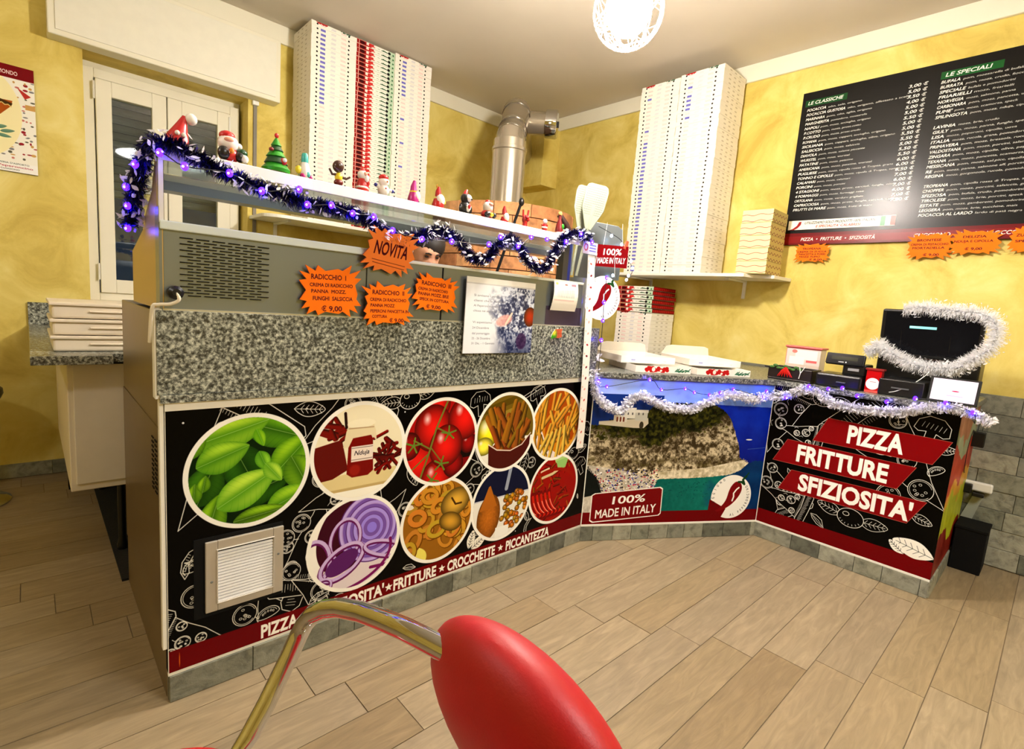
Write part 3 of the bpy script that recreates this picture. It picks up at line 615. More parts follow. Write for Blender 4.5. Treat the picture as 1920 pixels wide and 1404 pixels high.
def paint_words():
    P = Paint(.815, .795, 900, (0, 0, 0)); o = lambda u, z: (u, z-.090)
    for a in ((.01, .50, 1.35, .36, 21), (.02, .44, -.9, .26, 22), (.82, .43, 2.35, .52, 23), (.015, .30, -.25, .22, 24), (.05, .66, -.1, .2, 25)): d_slice(P, *o(a[0], a[1]), a[2], a[3], a[4])
    for (u, z, r) in ((.06, .56, .03), (.03, .33, .035), (.60, .44, .05), (.72, .50, .05), (.05, .42, .028), (.58, .53, .03), (.06, .68, .03)): d_pepperoni(P, *o(u, z), r, int(u*999))
    d_olive(P, *o(.46, .27), .048, -.12); d_olive(P, *o(.25, .85), .038, -.1); d_seed(P, *o(.31, .205), -.7, .07); d_mush(P, *o(.72, .78), -.2, .14); d_mush(P, *o(.60, .845), .1, .12)
    d_tom(P, *o(.765, .60), .035, .6); d_tom(P, *o(.70, .42), .03, 2.4); d_chili(P, *o(.13, .44), -1.2, .09); d_leaf(P, *o(.70, .375), -.3, .09); d_leaf(P, *o(.745, .70), .2, .08)
    P.poly([o(-.01, .170), o(.83, .178), o(.83, .05), o(-.01, .05)], DR)
    for (a, b, c, d) in (((.29, .757), (.232, .624), (.745, .632), (.802, .752)), ((.108, .600), (.045, .468), (.628, .478), (.690, .602)), ((.150, .437), (.095, .316), (.690, .326), (.752, .450))):
        q = [o(*a), o(*b), o(*c), o(*d)]; P.poly(q, (124, 5, 10)); P.stroke(q+[q[0]], .0015, (196, 110, 90))
    wt = (250, 248, 240)
    P.text('PIZZA', *o(.388, .652), .088, wt, w=.24, bold=.04); P.text('FRITTURE', *o(.165, .495), .088, wt, w=.42, bold=.04); P.text("SFIZIOSITA'", *o(.195, .340), .086, wt, w=.51, bold=.04)
    d_leaf(P, *o(.815, .195), 2.92, .17, (246, 244, 234), (40, 40, 40)); d_leaf(P, *o(.70, .175), 2.5, .08, (246, 244, 234), (40, 40, 40))
    return P
def paint_board():
    w, h = 1.42, .975; P = Paint(w, h, 950, (4, 3, 4)); wt = (236, 236, 228); gr = (205, 205, 196)
    left = [('FOCACCIA', 'olio, sale, origano', '3,00'), ('FOCACCIA GUSTOSA', 'olio, origano, affettato a scelta', '5,00'), ('MARINARA', 'pom, olio, aglio, origano', '3,50'), ('MARGHERITA', 'pomodoro, mozzarella', '4,00'), ('NAPOLI', 'pom, mozz, acciughe, origano', '5,00'), ('P.COTTO', 'pom, mozz, prosc.cotto', '5,00'), ('P.CRUDO', 'pom, mozz, prosc.crudo', '5,50'), ('ROMANA', 'pom, mozz, capperi, acciughe, origano', '5,00'), ('SICILIANA', 'pom, capperi, acciughe, olive, origano', '5,00'), ('SALSICCIA', 'pom, mozz, salsiccia', '5,50'), ('DIAVOLA', 'pom, mozz, salame piccante', '5,50'), ('WURSTEL', 'pom, mozz, wurstel', '5,00'), ('PATATINE', 'pom, mozz, patatine', '5,50'), ('AMERICANA', 'pom, mozz, patatine, wurstel', '5,50'), ('PUGLIESE', 'pom, mozz, cipolla rossa di Tropea, grana', '6,00'), ('TONNO E CIPOLLE', 'pom, mozz, cipolla di Tropea, tonno', '6,00'), ('CALAMARI', 'pom, mozz, calamari', '6,50'), ('PORCINI', 'pom, mozz, porcini', '7,00'), ('4 STAGIONI', 'pom, mozz, prosc, carciofi, funghi, olive', '6,00'), ('4 FORMAGGI', 'pom, mozz, formaggi misti', '7,00'), ('ORTOLANA', 'pom, mozz, verdure grigliate', '6,00'), ('CAPRICCIOSA', 'pom, mozz, prosc, funghi, carciofi, capperi', '7,00'), ('FRUTTI DI MARE', 'pom, mozz, frutti di mare', '7,00')]
    right = [('BUFALA', 'pom, mozzarella di bufala'), ('BURRATA', 'pom, mozz, crudo, fiocco di burrata'), ('SPECIALE', 'bufala e pomodorini'), ('FRIARIELLI', 'mozz, friarielli'), ('NORVEGIA', 'mozz, salmone, panna'), ('CARBONARA', 'pom, mozz, pancetta, uovo, panna, grana'), ("FUME'", 'pom, mozz, scamorza, speck'), ('SPILINGOTA', 'pom, mozz, nduja, cipolla di Tropea'), None, ('LAVINIA', 'mozz, brie, crudo'), ('GIULY', 'pom, mozz, panna, funghi, speck, olive'), ('LISA', 'mozz, peperoni, cipolle, uova'), ('ITALIA', 'mozz, rucola, grana, pomodorini'), ('PRIMAVERA', 'pom, mozz, bresaola, rucola, grana'), ('VALDOSTANA', 'pom, mozz, porcini, salame, formaggi'), ('ZINGARA', 'pom, mozz, cipolle, olive, peperoni, pancetta'), ('TEXANA', 'pom, mozz, pancetta, scamorza, cipolla'), ('MESSICANA', 'pom, mozz, sal.picc, cipolla, scamorza'), ('RE', 'pom, mozz, panna, salmone aff, porcini'), ('REGINA', 'mozz, gorgonzola, rucola, pomodorini, scamorza'), None, ('TROPEANA', 'pom, cipolla rossa di Tropea, scamorza, grana'), ('CHOPPER', 'pom, mozz, porcini, salsiccia, grana'), ('SFIZIOSA', 'pom, bufala, crudo, pomodorini, rucola'), ('TIROLESE', 'pom, mozz, brie, porcini, speck'), ('ESTATE', 'pom, mozz, gamberetti, pomodorini, philadelphia'), ('LEGGERA', 'pom, mozz, brie, zucchine, mais'), ('FOCACCIA AL LARDO', 'lardo di patà negra')]
    P.rect(.0, 0, w, .075, DR); P.rect(0, .012, w, .055, (128, 10, 12))
    P.rect(.02, .885, .26, .925, (10, 66, 24)); P.text('LE CLASSICHE', .035, .896, .020, wt, w=.20, bold=.02, shear=.25)
    def row(x, z, a, b, wa):
        n = wa*len(a); P.text(a, x, z, .0155, wt, w=n, bold=.025, shear=.25); P.text(b, x+n+.012, z+.001, .0105, gr, w=.0098*len(b), bold=.012, shear=.25)
    for k, (a, b, p) in enumerate(left):
        z = .855-.0288*k; row(.035, z, a, b, .0140); P.text(p+' €', .575, z+.02, .0165, wt, w=.088, bold=.02, shear=.25)
    P.rect(.72, .885, .98, .925, (10, 80, 28)); P.text('LE SPECIALI', .74, .896, .020, wt, w=.19, bold=.02, shear=.25)
    for k, e in enumerate(right):
        z = .862-.0268*k
        if e: row(.725, z, e[0], e[1], .0140); P.text(('6,00', '6,50', '7,00', '7,50')[k % 4]+' €', 1.30, z, .0155, wt, w=.085, bold=.02, shear=.25)
    P.rect(.02, .098, .62, .158, (244, 240, 226)); P.text('UTILIZZIAMO SOLO PRODOTTI 100% ITALIANI', .12, .132, .015, (40, 36, 34), w=.40, bold=.015, shear=.25); P.text("E SPECIALITA' CALABRESI", .19, .108, .015, (176, 40, 34), w=.25, bold=.015, shear=.25)
    P.poly([(.03, .098), (.05, .105), (.075, .125), (.085, .148), (.10, .150), (.098, .13), (.08, .108), (.06, .098)], (150, 16, 16)); P.rect(.545, .100, .57, .156, (50, 130, 70)); P.rect(.57, .100, .595, .156, (250, 250, 246)); P.rect(.595, .100, .62, .156, (196, 70, 60))
    P.text('PIZZA  •  FRITTURE  •  SFIZIOSITÀ', .11, .024, .020, wt, w=.42, bold=.02, shear=.2); P.text('CUGGIONO  -  VIA SAN ROCCO', .72, .024, .020, wt, w=.44, bold=.02, shear=.2)
    return P
def paint_starburst(lines, kind=0):
    P = Paint(.22, .16, 1100, (236, 112, 18)); 
    for (t, x, y, h, w) in lines: P.text(t, x, y, h, (74, 6, 20), w=w, bold=.018, rot=-.02)
    return P

# ------------------------------------------------------------------ the room
XR, YL, ZC = 3.82, 4.063, 3.015
X0R, Y0R = -3.2, -3.6
def struct(o): o['kind'] = 'structure'; return o
fl = struct(G().box(X0R, XR, Y0R, YL+.3, -.06, -.003).build('floor', GROUT))
rnd = random.Random(5)
tile_mesh = {}
def tile(x0, x1, y0, y1, g=None):
    if g is not None: g.box(x0, x1, y0, y1, -.008, 0); return
    key = (round(x1-x0, 3), round(y1-y0, 3))
    if key not in tile_mesh:
        hx, hy = (x1-x0)/2, (y1-y0)/2
        o = G().prism([(-hx, -hy), (hx, -hy), (hx, hy), (-hx, hy)], (0, 0, -.008), (1, 0, 0), (0, 1, 0), (0, 0, 1), .008).build('tile', TILE, fl); tile_mesh[key] = o.data
    else: o = bpy.data.objects.new('tile', tile_mesh[key]); COL.objects.link(o); o.parent = fl
    o.location = ((x0+x1)/2, (y0+y1)/2, rnd.uniform(-.0006, .0004))
gfar = G()
for k in range(-17, 34):
    y1 = 1.549-.1545*k; y0 = y1-.1545+.003
    if y1 > YL: y1 = YL
    xs = .598+.094*k; xs -= math.ceil((xs-X0R)/.84)*.84
    while xs < XR:
        a, b = max(xs, X0R), min(xs+.84-.003, XR); xs += .84
        if b-a < .02 or y1-y0 < .02: continue
        if y0 > 1.75 and a > .45: continue
        if y0 < -.45 or b < -.75: tile(a, b, y0, y1, gfar)
        else: tile(a, b, y0, y1)
tag(gfar.build('far_tiles', TILE, fl), kind='stuff')
ceil = struct(G().box(X0R, XR, Y0R, YL+.3, ZC, ZC+.1).build('ceiling', CEIL))
wl = G(); T = .26; OX0, OX1, OZ0, OZ1 = .278, 1.155, 1.045, 2.475
wl.box(X0R, OX0, YL, YL+T, 0, ZC).box(OX1, XR+.2, YL, YL+T, 0, ZC).box(OX0, OX1, YL, YL+T, 0, OZ0).box(OX0, OX1, YL, YL+T, OZ1, ZC)
struct(wl.build('wall_left', STUCCO))
struct(G().box(XR, XR+.2, Y0R, YL, 0, ZC).build('wall_right', STUCCO))
struct(G().box(X0R, XR, Y0R-.2, Y0R, 0, ZC).build('wall_back', STUCCO))
struct(G().box(X0R-.2, X0R, Y0R, YL, 0, ZC).build('wall_front', STUCCO))
for nme, a in (('trim_1', (X0R, XR, YL-.022, YL, 2.897, ZC)), ('trim_2', (XR-.022, XR, Y0R, YL-.022, 2.897, ZC))): 
    struct(G().box(*a).build(nme, CREAM, bevel=.004))
# chase box in the corner that hides the flue outlet
struct(G().box(3.612, XR, 3.64, YL, 2.363, 2.897).build('wall_chase', STUCCO))
# stone wainscot on the right wall and skirting on the left wall, strip by strip
def strips(name, parent, fixed, lo, hi, z0, z1, rows, axis, near, seed, depth=.014, lens=(.12, .34)):
    q = random.Random(seed); far = G(); rh = (z1-z0)/rows
    for r in range(rows):
        s_ = lo-q.random()*.2
        while s_ < hi:
            L = q.uniform(*lens); a, b = max(s_, lo), min(s_+L-.002, hi); s_ += L
            if b-a < .015: continue
            d = depth+q.uniform(-.003, .004); za, zb = z0+r*rh+.001, z0+(r+1)*rh-.001
            bx = (fixed-d, fixed, a, b, za, zb) if axis == 'y' else (a, b, fixed-d, fixed, za, zb)
            if near[0] < (a+b)/2 < near[1]: G().box(*bx).build('stone', STONE, parent, bevel=.0015)
            else: far.box(*bx)
    if far.f: tag(far.build('far_stones', STONE, parent), kind='stuff')
wr = struct(G().box(XR-.004, XR, Y0R, YL-.03, 0, .93).build('wall_wainscot', M('wainscot_mortar', (120, 118, 104), .9, noise=.1)))
strips('stone', wr, XR-.003, Y0R, 1.2, .003, .932, 9, 'y', (-.75, .6), 3)
bl = struct(G().box(X0R, 2.0, YL-.004, YL, 0, .084).build('baseboard_left', M('base_mortar', (120, 118, 104), .9, noise=.1)))
strips('stone', bl, YL-.003, X0R, 2.0, .002, .086, 1, 'x', (-.8, .5), 8, .01, (.16, .30))

# window with its roller shutter
win = bpy.data.objects.new('window_1', None); COL.objects.link(win); win.location = (.70, 4.2, 1.05); struct(win)
WY = 4.195
g = G().box(.272, .335, WY, WY+.06, 1.05, 2.43).box(1.075, 1.135, WY, WY+.06, 1.05, 2.43).box(.335, 1.075, WY, WY+.06, 2.375, 2.43).box(.335, 1.075, WY, WY+.06, 1.05, 1.10)
wrap(g, 'window_frame', CREAM, win, bevel=.004)
for (a, b) in ((.340, .700), (.706, 1.072)):
    g = G().box(a, a+.078, WY-.018, WY+.035, 1.10, 2.37).box(b-.078, b, WY-.018, WY+.035, 1.10, 2.37).box(a+.078, b-.078, WY-.018, WY+.035, 2.28, 2.37).box(a+.078, b-.078, WY-.018, WY+.035, 1.10, 1.185)
    s = wrap(g, 'window_sash', CREAM, win, bevel=.004)
    p = G().box(a+.07-.70, b-.07-.70, WY+.006-4.2, WY+.014-4.2, .125, 1.24).build('pane', GLASS, s)
for x, z in ((.332, 2.25), (.332, 1.18), (1.068, 2.25)): wrap(G().lathe([(.006, 0), (.006, .1)], (x, WY-.022, z), 8), 'hinge', WPLAST, win)
wrap(G().box(.26, 1.165, 4.04, WY, 1.028, 1.052), 'window_sill', M('sill_stone', (226, 214, 186), .4, noise=.08, nscale=30), win, bevel=.003)
wrap(G().box(.272, 1.15, WY+.06, WY+.075, 2.42, 2.475), 'head_board', CREAM, win)
sh = wrap(G().box(.27, .30, 4.36, 4.42, 1.05, 2.475).box(1.12, 1.15, 4.36, 4.42, 1.05, 2.475), 'roller_shutter', M('dark_alu', (60, 62, 64), .4, .6, noise=.05), win)
SLAT = M('shutter_slat', (120, 126, 128), .45, noise=.05)
for k in range(14):
    z = 2.44-.052*k
    G().prism([(0, .0), (.006, .012), (.007, .024), (.004, .038), (0, .048), (-.006, .048), (-.006, 0)], (.30-.70, 4.40-4.2, z-.048-1.05), (0, -1, 0), (0, 0, 1), (1, 0, 0), .82).build('slat', SLAT, sh)
# roof-line box over the window, strap
sb = thing('shutter_box', 'long cream box for the roller shutter above the window', 'shutter box', (.72, YL, 2.49))
wrap(G().box(.128, 1.328, YL-.115, YL, 2.472, 2.872), 'casing', CREAM, sb, bevel=.006)
wrap(G().box(.160, 1.296, YL-.121, YL-.113, 2.500, 2.845), 'front_panel', M('cream_panel', (236, 234, 218), .5, noise=.03), sb, bevel=.002)
st = thing('shutter_strap', 'grey pull strap hanging from the shutter box beside the window', 'strap', (1.20, YL, 1.6))
wrap(G().box(1.187, 1.209, YL-.012, YL-.001, 1.30, 2.46), 'strap_guide', M('grey_strap', (128, 122, 110), .6, noise=.08), st)
wrap(G().box(1.178, 1.218, YL-.026, YL-.001, 2.44, 2.468), 'roller', WPLAST, st, bevel=.003)

# ------------------------------------------------------------------ main counter (display case)
CY = 1.619; CX0, CX1 = .257, 2.105
FOOD = mat_print('food_print', paint_food(), .22)
mc = thing('display_counter', 'long stone and steel pizza display counter with round food pictures', 'counter', (1.2, 2.0, 0))
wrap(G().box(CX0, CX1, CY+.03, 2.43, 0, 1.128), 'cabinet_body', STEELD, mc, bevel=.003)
g = G().box(CX0, CX1, CY+.001, CY+.03, .094, .885); 
g.quad((CX0, CY, .093), (CX1, CY, .093), (CX1, CY, .868), (CX0, CY, .868), 1, UV)
wrap(g, 'printed_panel', [BLACKM, FOOD], mc)
wrap(G().box(CX0, CX1, CY-.004, CY+.01, .866, .888), 'white_strip', LAMW, mc)
wrap(G().box(CX0-.010, CX1-.11, CY-.010, CY+.03, .889, .911), 'granite_ledge', GRAN, mc)
wrap(G().box(CX0-.016, CX1-.11, CY-.006, CY+.03, .912, 1.136), 'granite_slab', GRAN, mc, bevel=.001)
wrap(G().box(CX1-.11, CX1, CY+.001, CY+.03, .888, 1.132), 'end_panel', GRAN2, mc)
wrap(G().box(CX0-.020, CX0-.002, CY-.002, CY+.034, .90, 1.140), 'side_trim', LAMW, mc, bevel=.002)
wrap(G().box(CX0-.012, CX0-.001, CY+.001, CY+.022, .17, .90), 'side_trim', LAMW, mc, bevel=.002)
pl = wrap(G().box(CX0+.002, CX1, CY+.012, CY+.03, .0, .084).box(CX0, CX1, CY+.001, CY+.012, .083, .093, 1), 'plinth', [M('plinth_mortar', (110, 108, 96), .9, noise=.1), LAMW], mc)
q = random.Random(12); x = CX0+.002
for L in (.225, .125, .16, .06, .11, .20, .13, .10, .15, .12, .09, .14, .11, .13, .2):
    x2 = min(x+L, CX1); 
    if x2-x > .02: g = G().box(x+.001-1.2, x2-.001-1.2, CY-.002-q.random()*.003-2.0, CY+.012-2.0, .001, .082); g.build('stone', STONE, pl, bevel=.0015)
    x = x2
# side of the case: dark steel skin, seam, vents
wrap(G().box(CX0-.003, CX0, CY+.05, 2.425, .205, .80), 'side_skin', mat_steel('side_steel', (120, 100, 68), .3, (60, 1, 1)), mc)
g = G()
for r in range(12):
    for c in range(2): g.box(CX0-.005, CX0-.0032, 1.72+c*.05, 1.75+c*.05, .60+.014*r, .604+.014*r)
tag(wrap(g, 'vent_slots', BLACKM, mc), kind='stuff')
# steel hood with louvres at the left end
prof = [(1.622, 1.137), (2.12, 1.137), (2.12, 1.30), (1.90, 1.356), (1.622, 1.356)]
hood = wrap(G().prism(prof, (CX0+.004, 0, 0), (0, 1, 0), (0, 0, 1), (1, 0, 0), .566), 'machine_hood', STEEL, mc)
wrap(G().box(CX0-.004, .83, CY-.006, CY+.022, 1.343, 1.366), 'hood_lip', M('lip_reflection', (222, 236, 230), .3, noise=.02), mc, bevel=.003)  # pale blue-white colour paints in the reflection along the steel lip
g = G()
for r in range(20):
    z = 1.326-.0079*r; o_ = .018*(r % 2)
    for c in range(6): 
        xa = .297+o_+c*.0385
        if xa+.029 < .535: g.box(xa, xa+.030, CY-.0005, CY+.004, z, z+.0026)
tag(wrap(g, 'front_louvres', BLACKM, mc), kind='stuff')
g = G()
for r in range(15):
    z = 1.302-.0100*r
    for c in range(9): g.box(CX0-.0005, CX0+.005, 1.70+c*.042+(.015 if r % 2 else 0), 1.728+c*.042+(.015 if r % 2 else 0), z, z+.003)
tag(wrap(g, 'side_louvres', BLACKM, mc), kind='stuff')
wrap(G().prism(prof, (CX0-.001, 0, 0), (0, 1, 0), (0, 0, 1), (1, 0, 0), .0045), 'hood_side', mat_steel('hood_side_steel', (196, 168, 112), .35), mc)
wrap(G().box(.83, 1.945, CY, CY+.018, 1.137, 1.336), 'steel_front', STEEL, mc, bevel=.001)
wrap(G().box(.83, 1.945, CY-.004, CY+.05, 1.334, 1.346), 'front_lip', M('lip_reflection2', (232, 236, 222), .3, noise=.02), mc, bevel=.003)  # near-white colour paints in the top light on this steel edge
wrap(G().box(.257, 1.945, CY-.003, CY+.006, 1.134, 1.141), 'seam_strip', mat_steel('seam', (200, 200, 190), .3), mc)
wrap(G().box(1.13, 1.136, CY-.0012, CY+.002, 1.141, 1.334), 'panel_joint', BLACKM, mc)
wrap(G().box(1.70, 1.945, CY-.001, CY+.002, 1.141, 1.225), 'dark_panel', mat_steel('dark_panel', (84, 72, 96), .25), mc)
wrap(G().box(CX0-.006, CX0+.001, 1.621, 1.672, 1.137, 1.40), 'corner_strip', STEEL, mc)
wrap(G().prism([(1.672, 1.356), (1.90, 1.356), (1.86, 1.39), (1.74, 1.45), (1.69, 1.52), (1.672, 1.52)], (CX0-.002, 0, 0), (0, 1, 0), (0, 0, 1), (1, 0, 0), .004), 'side_cheek', mat_steel('wall_reflection_tan', (210, 186, 134), .35), mc)  # tan plate added for the yellow wall reflected in the side glass
# sneeze guard: glass side, glass shelf with white edge, steel lamp bar, post
wrap(G().box(.258, .264, CY+.004, 1.90, 1.356, 1.545), 'side_glass', GLASS, mc)
wrap(G().box(.252, .262, CY-.002, CY+.006, 1.36, 1.53), 'glass_edge', WPLAST, mc)
wrap(G().box(.256, 1.93, CY+.004, 1.885, 1.523, 1.531), 'glass_shelf', GLASS, mc)
wrap(G().box(.252, 1.93, CY-.006, CY+.003, 1.513, 1.546), 'shelf_edge', M('white_edge', (250, 250, 248), .25, noise=.01), mc, bevel=.002)
wrap(G().prism([(0, 0), (.07, 0), (.09, .02), (.085, .045), (.05, .058), (.01, .05), (-.01, .025)], (.262, 1.885, 1.478), (0, 1, 0), (0, 0, 1), (1, 0, 0), 1.72), 'lamp_bar', STEEL, mc, smooth=True)
wrap(G().box(1.845, 1.880, CY+.05, CY+.09, 1.34, 1.53).box(1.90, 1.922, CY+.07, CY+.10, 1.34, 1.53, 1), 'shelf_post', [mat_steel('post', (90, 90, 92), .35), M('blue_film', (30, 50, 150), .4, noise=.1)], mc)
# ventilation grille low in the print
wrap(G().box(.322, .570, CY-.003, CY, .235, .482), 'grille_backing', BLACKM, mc)
gf = wrap(G().box(.350, .382, CY-.012, CY-.003, .250, .470).box(.538, .570, CY-.012, CY-.003, .250, .470).box(.382, .538, CY-.012, CY-.003, .440, .470).box(.382, .538, CY-.012, CY-.003, .250, .276), 'grille_frame', M('grille_steel', (186, 178, 164), .35, .25, noise=.03), mc, bevel=.002)
wrap(G().tube([(.380, CY-.013, .274), (.540, CY-.013, .274), (.540, CY-.013, .442), (.380, CY-.013, .442), (.380, CY-.013, .274)], .0028, 6), 'rim', M('grille_rim', (206, 200, 188), .25, .4, noise=.02), mc)
LV = M('grille_slat_lit', (246, 248, 252), .35, noise=.01)  # white colour holds the lamp light reflected by the tilted slats
slat0 = None
for k in range(17):
    z = .433-.0094*k
    g = G().prism([(-.0100, 0), (-.0095, .0064), (-.006, .0070), (-.006, 0)], (.382-1.2, CY-2.0, z-.0065), (0, 1, 0), (0, 0, 1), (1, 0, 0), .156)
    if slat0 is None: slat0 = g.build('slat', LV, gf); zz = z
    else: c = slat0.copy(); COL.objects.link(c); c.location = (0, 0, z-zz)
for x, z in ((.366, .345), (.554, .38)): wrap(G().lathe([(.0045, 0), (.003, .002)], (x, CY-.0115, z), 8, 0, (0, -1, 0)), 'screw', STEEL, mc)

# ------------------------------------------------------------------ corner counter: sea picture and words
B0, B1, C1 = Vector((2.105, 1.619, 0)), Vector((3.04, 1.087, 0)), Vector((3.04, .285, 0))
tB = (B1-B0).normalized(); nB = Vector((tB.y, -tB.x, 0)); LB = (B1-B0).length; UPZ = Vector((0, 0, 1))
cc = thing('corner_counter', 'low angled corner counter printed with a sea cliff and red word banners', 'counter', (3.0, 1.2, 0))
foot = [(2.112, 1.625), (3.046, 1.094), (3.046, .292), (3.79, .292), (3.79, 2.6), (3.3, 2.6), (2.9, 2.35), (2.112, 2.35)]
wrap(G().prism(foot, (0, 0, .05), (1, 0, 0), (0, 1, 0), (0, 0, 1), .835), 'cabinet_body', M('cabinet_white', (226, 220, 204), .5, noise=.03), cc)
SEA = mat_print('sea_print', paint_sea(), .25); WRD = mat_print('words_print', paint_words(), .22)
def panel(a, b, z0, z1, mt, name, off=.0):
    t = (b-a).normalized(); n = Vector((t.y, -t.x, 0)); g = G(); c = (a+b)/2+n*(-.004)+UPZ*((z0+z1)/2)
    g.obox(c, t, n, UPZ, (b-a).length/2, .004, (z1-z0)/2, 0)
    A, Bp = a+n*.0006, b+n*.0006
    g.quad(tuple(A+UPZ*z0), tuple(Bp+UPZ*z0), tuple(Bp+UPZ*z1), tuple(A+UPZ*z1), 1, UV)
    return wrap(g, name, [BLACKM, mt], cc)
panel(B0, B1, .093, .880, SEA, 'sea_panel'); panel(B1, C1, .090, .885, WRD, 'words_panel')
wrap(G().obox(B0+UPZ*.485+nB*.001, tB, nB, UPZ, .0025, .002, .395), 'corner_bead', LAMW, cc); wrap(G().obox(B1+UPZ*.485+nB*.001, tB, nB, UPZ, .0022, .002, .395), 'corner_bead', LAMW, cc)
P = Paint(.76, .80, 300, (120, 30, 14)); n1 = fbm(P.H, P.W, 60, 31); n2 = fbm(P.H, P.W, 20, 32)
yy = np.linspace(0, 1, P.H)[:, None]+(n1-.5)*.35
for (lo, hi, c) in ((.0, .2, (120, 26, 14)), (.2, .42, (168, 176, 26)), (.42, .52, (206, 150, 40)), (.52, .75, (176, 56, 26)), (.75, .88, (150, 160, 130)), (.88, 1.3, (160, 110, 80))): P.a[(yy >= lo) & (yy < hi)] = c
P.a += (n2[..., None]-.5)*60
g = G().box(3.04, 3.79, .286, .292, .0, .885); g.quad((3.04, .2855, .088), (3.79, .2855, .088), (3.79, .2855, .885), (3.04, .2855, .885), 1, UV)
wrap(g, 'end_print', [LAMW, mat_print('end_print', P, .4)], cc)
pb = wrap(G().obox((B0+B1)/2+UPZ*.042-nB*.010, tB, nB, UPZ, LB/2, .006, .042).obox((B0+B1)/2+UPZ*.088-nB*.002, tB, nB, UPZ, LB/2, .006, .005, 1).box(3.046, 3.056, .292, 1.087, 0, .084).box(3.036, 3.05, .285, 1.087, .083, .093, 1), 'plinth', [M('plinth_mortar2', (110, 108, 96), .9, noise=.1), LAMW], cc)
LC = Vector(cc.location)
s_ = 0
for L in (.07, .115, .11, .105, .115, .10, .12, .13, .18, .2):
    e = min(s_+L, LB); 
    if e-s_ > .02: G().obox(B0+tB*((s_+e)/2)+UPZ*.0415-nB*.003-LC, tB, nB, UPZ, (e-s_)/2-.001, .006+.001*q.random(), .0405).build('stone', STONE, pb, bevel=.0015)
    s_ = e
s_ = 1.087
for L in (.20, .14, .16, .12, .15, .16):
    e = max(s_-L, .285)
    if s_-e > .02: G().box(3.036-LC.x-.002*q.random(), 3.046-LC.x, e+.001-LC.y, s_-.001-LC.y, .001, .082).build('stone', STONE, pb, bevel=.0015)
    s_ = e
x = 3.05
for L in (.2, .2, .2, .15): G().box(x-LC.x, x+L-.002-LC.x, .279-LC.y, .288-LC.y, .001, .086).build('stone', STONE, pb, bevel=.0015); x += L
wt = G().prism([(2.086, 1.628), (2.10, 1.603), (3.025, 1.072), (3.025, .268), (3.80, .268), (3.80, 2.62), (3.30, 2.62), (2.9, 2.37), (2.086, 2.37)], (0, 0, .886), (1, 0, 0), (0, 1, 0), (0, 0, 1), .028)
tag(wt.build('stone_worktop', GRAN2, bevel=.002), 'speckled grey stone worktop over the low corner counter', 'worktop')

# ------------------------------------------------------------------ pizza boxes
BW, BH = .320, .0285
def box_face(kind, side=False):
    P = Paint(BW, BH, 1000, (243, 238, 226) if kind != 'xmas' else (240, 238, 226)); q = random.Random(hash(kind) % 99 if False else len(kind))
    cr, bl_, pk, bk = (243, 238, 226), (96, 96, 190), (232, 190, 186), (16, 14, 14)
    if kind == 'xmas':
        if side:
            P.rect(0, 0, BW, BH, (126, 8, 10)); 
            for k in range(12): P.ell(.02+.027*k, .014, .009, .008, (190, 30, 26))
        else:
            P.rect(0, 0, .085, BH, (150, 12, 12)); P.ell(.055, .014, .020, .010, (60, 6, 8)); P.stroke([(.03, .002), (.03, .027)], .004, (236, 200, 180)); P.stroke([(.0, .0265), (.085, .0265)], .003, (226, 150, 130))
            for k in range(9): P.ell(.092+.006*(k % 3)+.004*k, .005+.008*(k % 3), .008, .006, (196, 34, 32)); 
            P.ell(.098, .014, .006, .006, (246, 230, 214)); P.stroke([(.12, .014), (.15, .012)], .006, (206, 70, 66)); P.stroke([(.175, .014), (.19, .013)], .003, (140, 160, 130))
            for k in range(4): P.stroke([(.205+.012*k, .012), (.225+.012*k, .018-.002*k)], .005, (60, 96, 66))
            P.rect(.262, 0, BW, BH, (190, 214, 184)); P.ell(.268, .014, .011, .009, bk); P.ell(.30, .010, .007, .006, (60, 110, 70))
        P.stroke([(0, 0), (BW, 0)], .002, (110, 90, 80)); return P
    if side:
        for k in range(3): P.rect(.075+.07*k, .010, .105+.07*k, .019, (206, 198, 182))
    else:
        P.ell(.040, .015, .0062, .0058, bk); P.ell(.262, .015, .0062, .0058, bk)
        if kind == 'blue': P.rect(.062, .008, .096, .022, bl_); P.rect(.066, .013, .092, .015, (150, 150, 214))
        else: P.rect(.062, .010, .100, .014, pk); P.rect(.062, .017, .098, .020, pk)
        P.rect(.134, .009, .168, .0125, (196, 196, 206)); P.rect(.138, .016, .170, .0195, (196, 196, 206)); P.rect(.206, .009, .244, .0125, pk); P.rect(.204, .016, .242, .0195, pk)
        if kind == 'top':
            for k in range(26): P.ell(.035+.07*q.random(), .020+.01*q.random(), .006, .004, (176, 26, 26))
            for k in range(14): P.ell(.2+.075*q.random(), .023+.006*q.random(), .006, .003, (40, 90, 60))
    P.stroke([(0, .0), (BW, .0)], .0010, (214, 206, 192)); P.stroke([(BW-.0, 0), (BW-.0, BH)], .002, (214, 206, 190))
    return P
FM = {k: mat_print('box_front_'+k, box_face(k), .6) for k in ('blue', 'pink', 'top', 'xmas')}
SM = {k: mat_print('box_side_'+k, box_face(k, True), .6) for k in ('blue', 'xmas')}
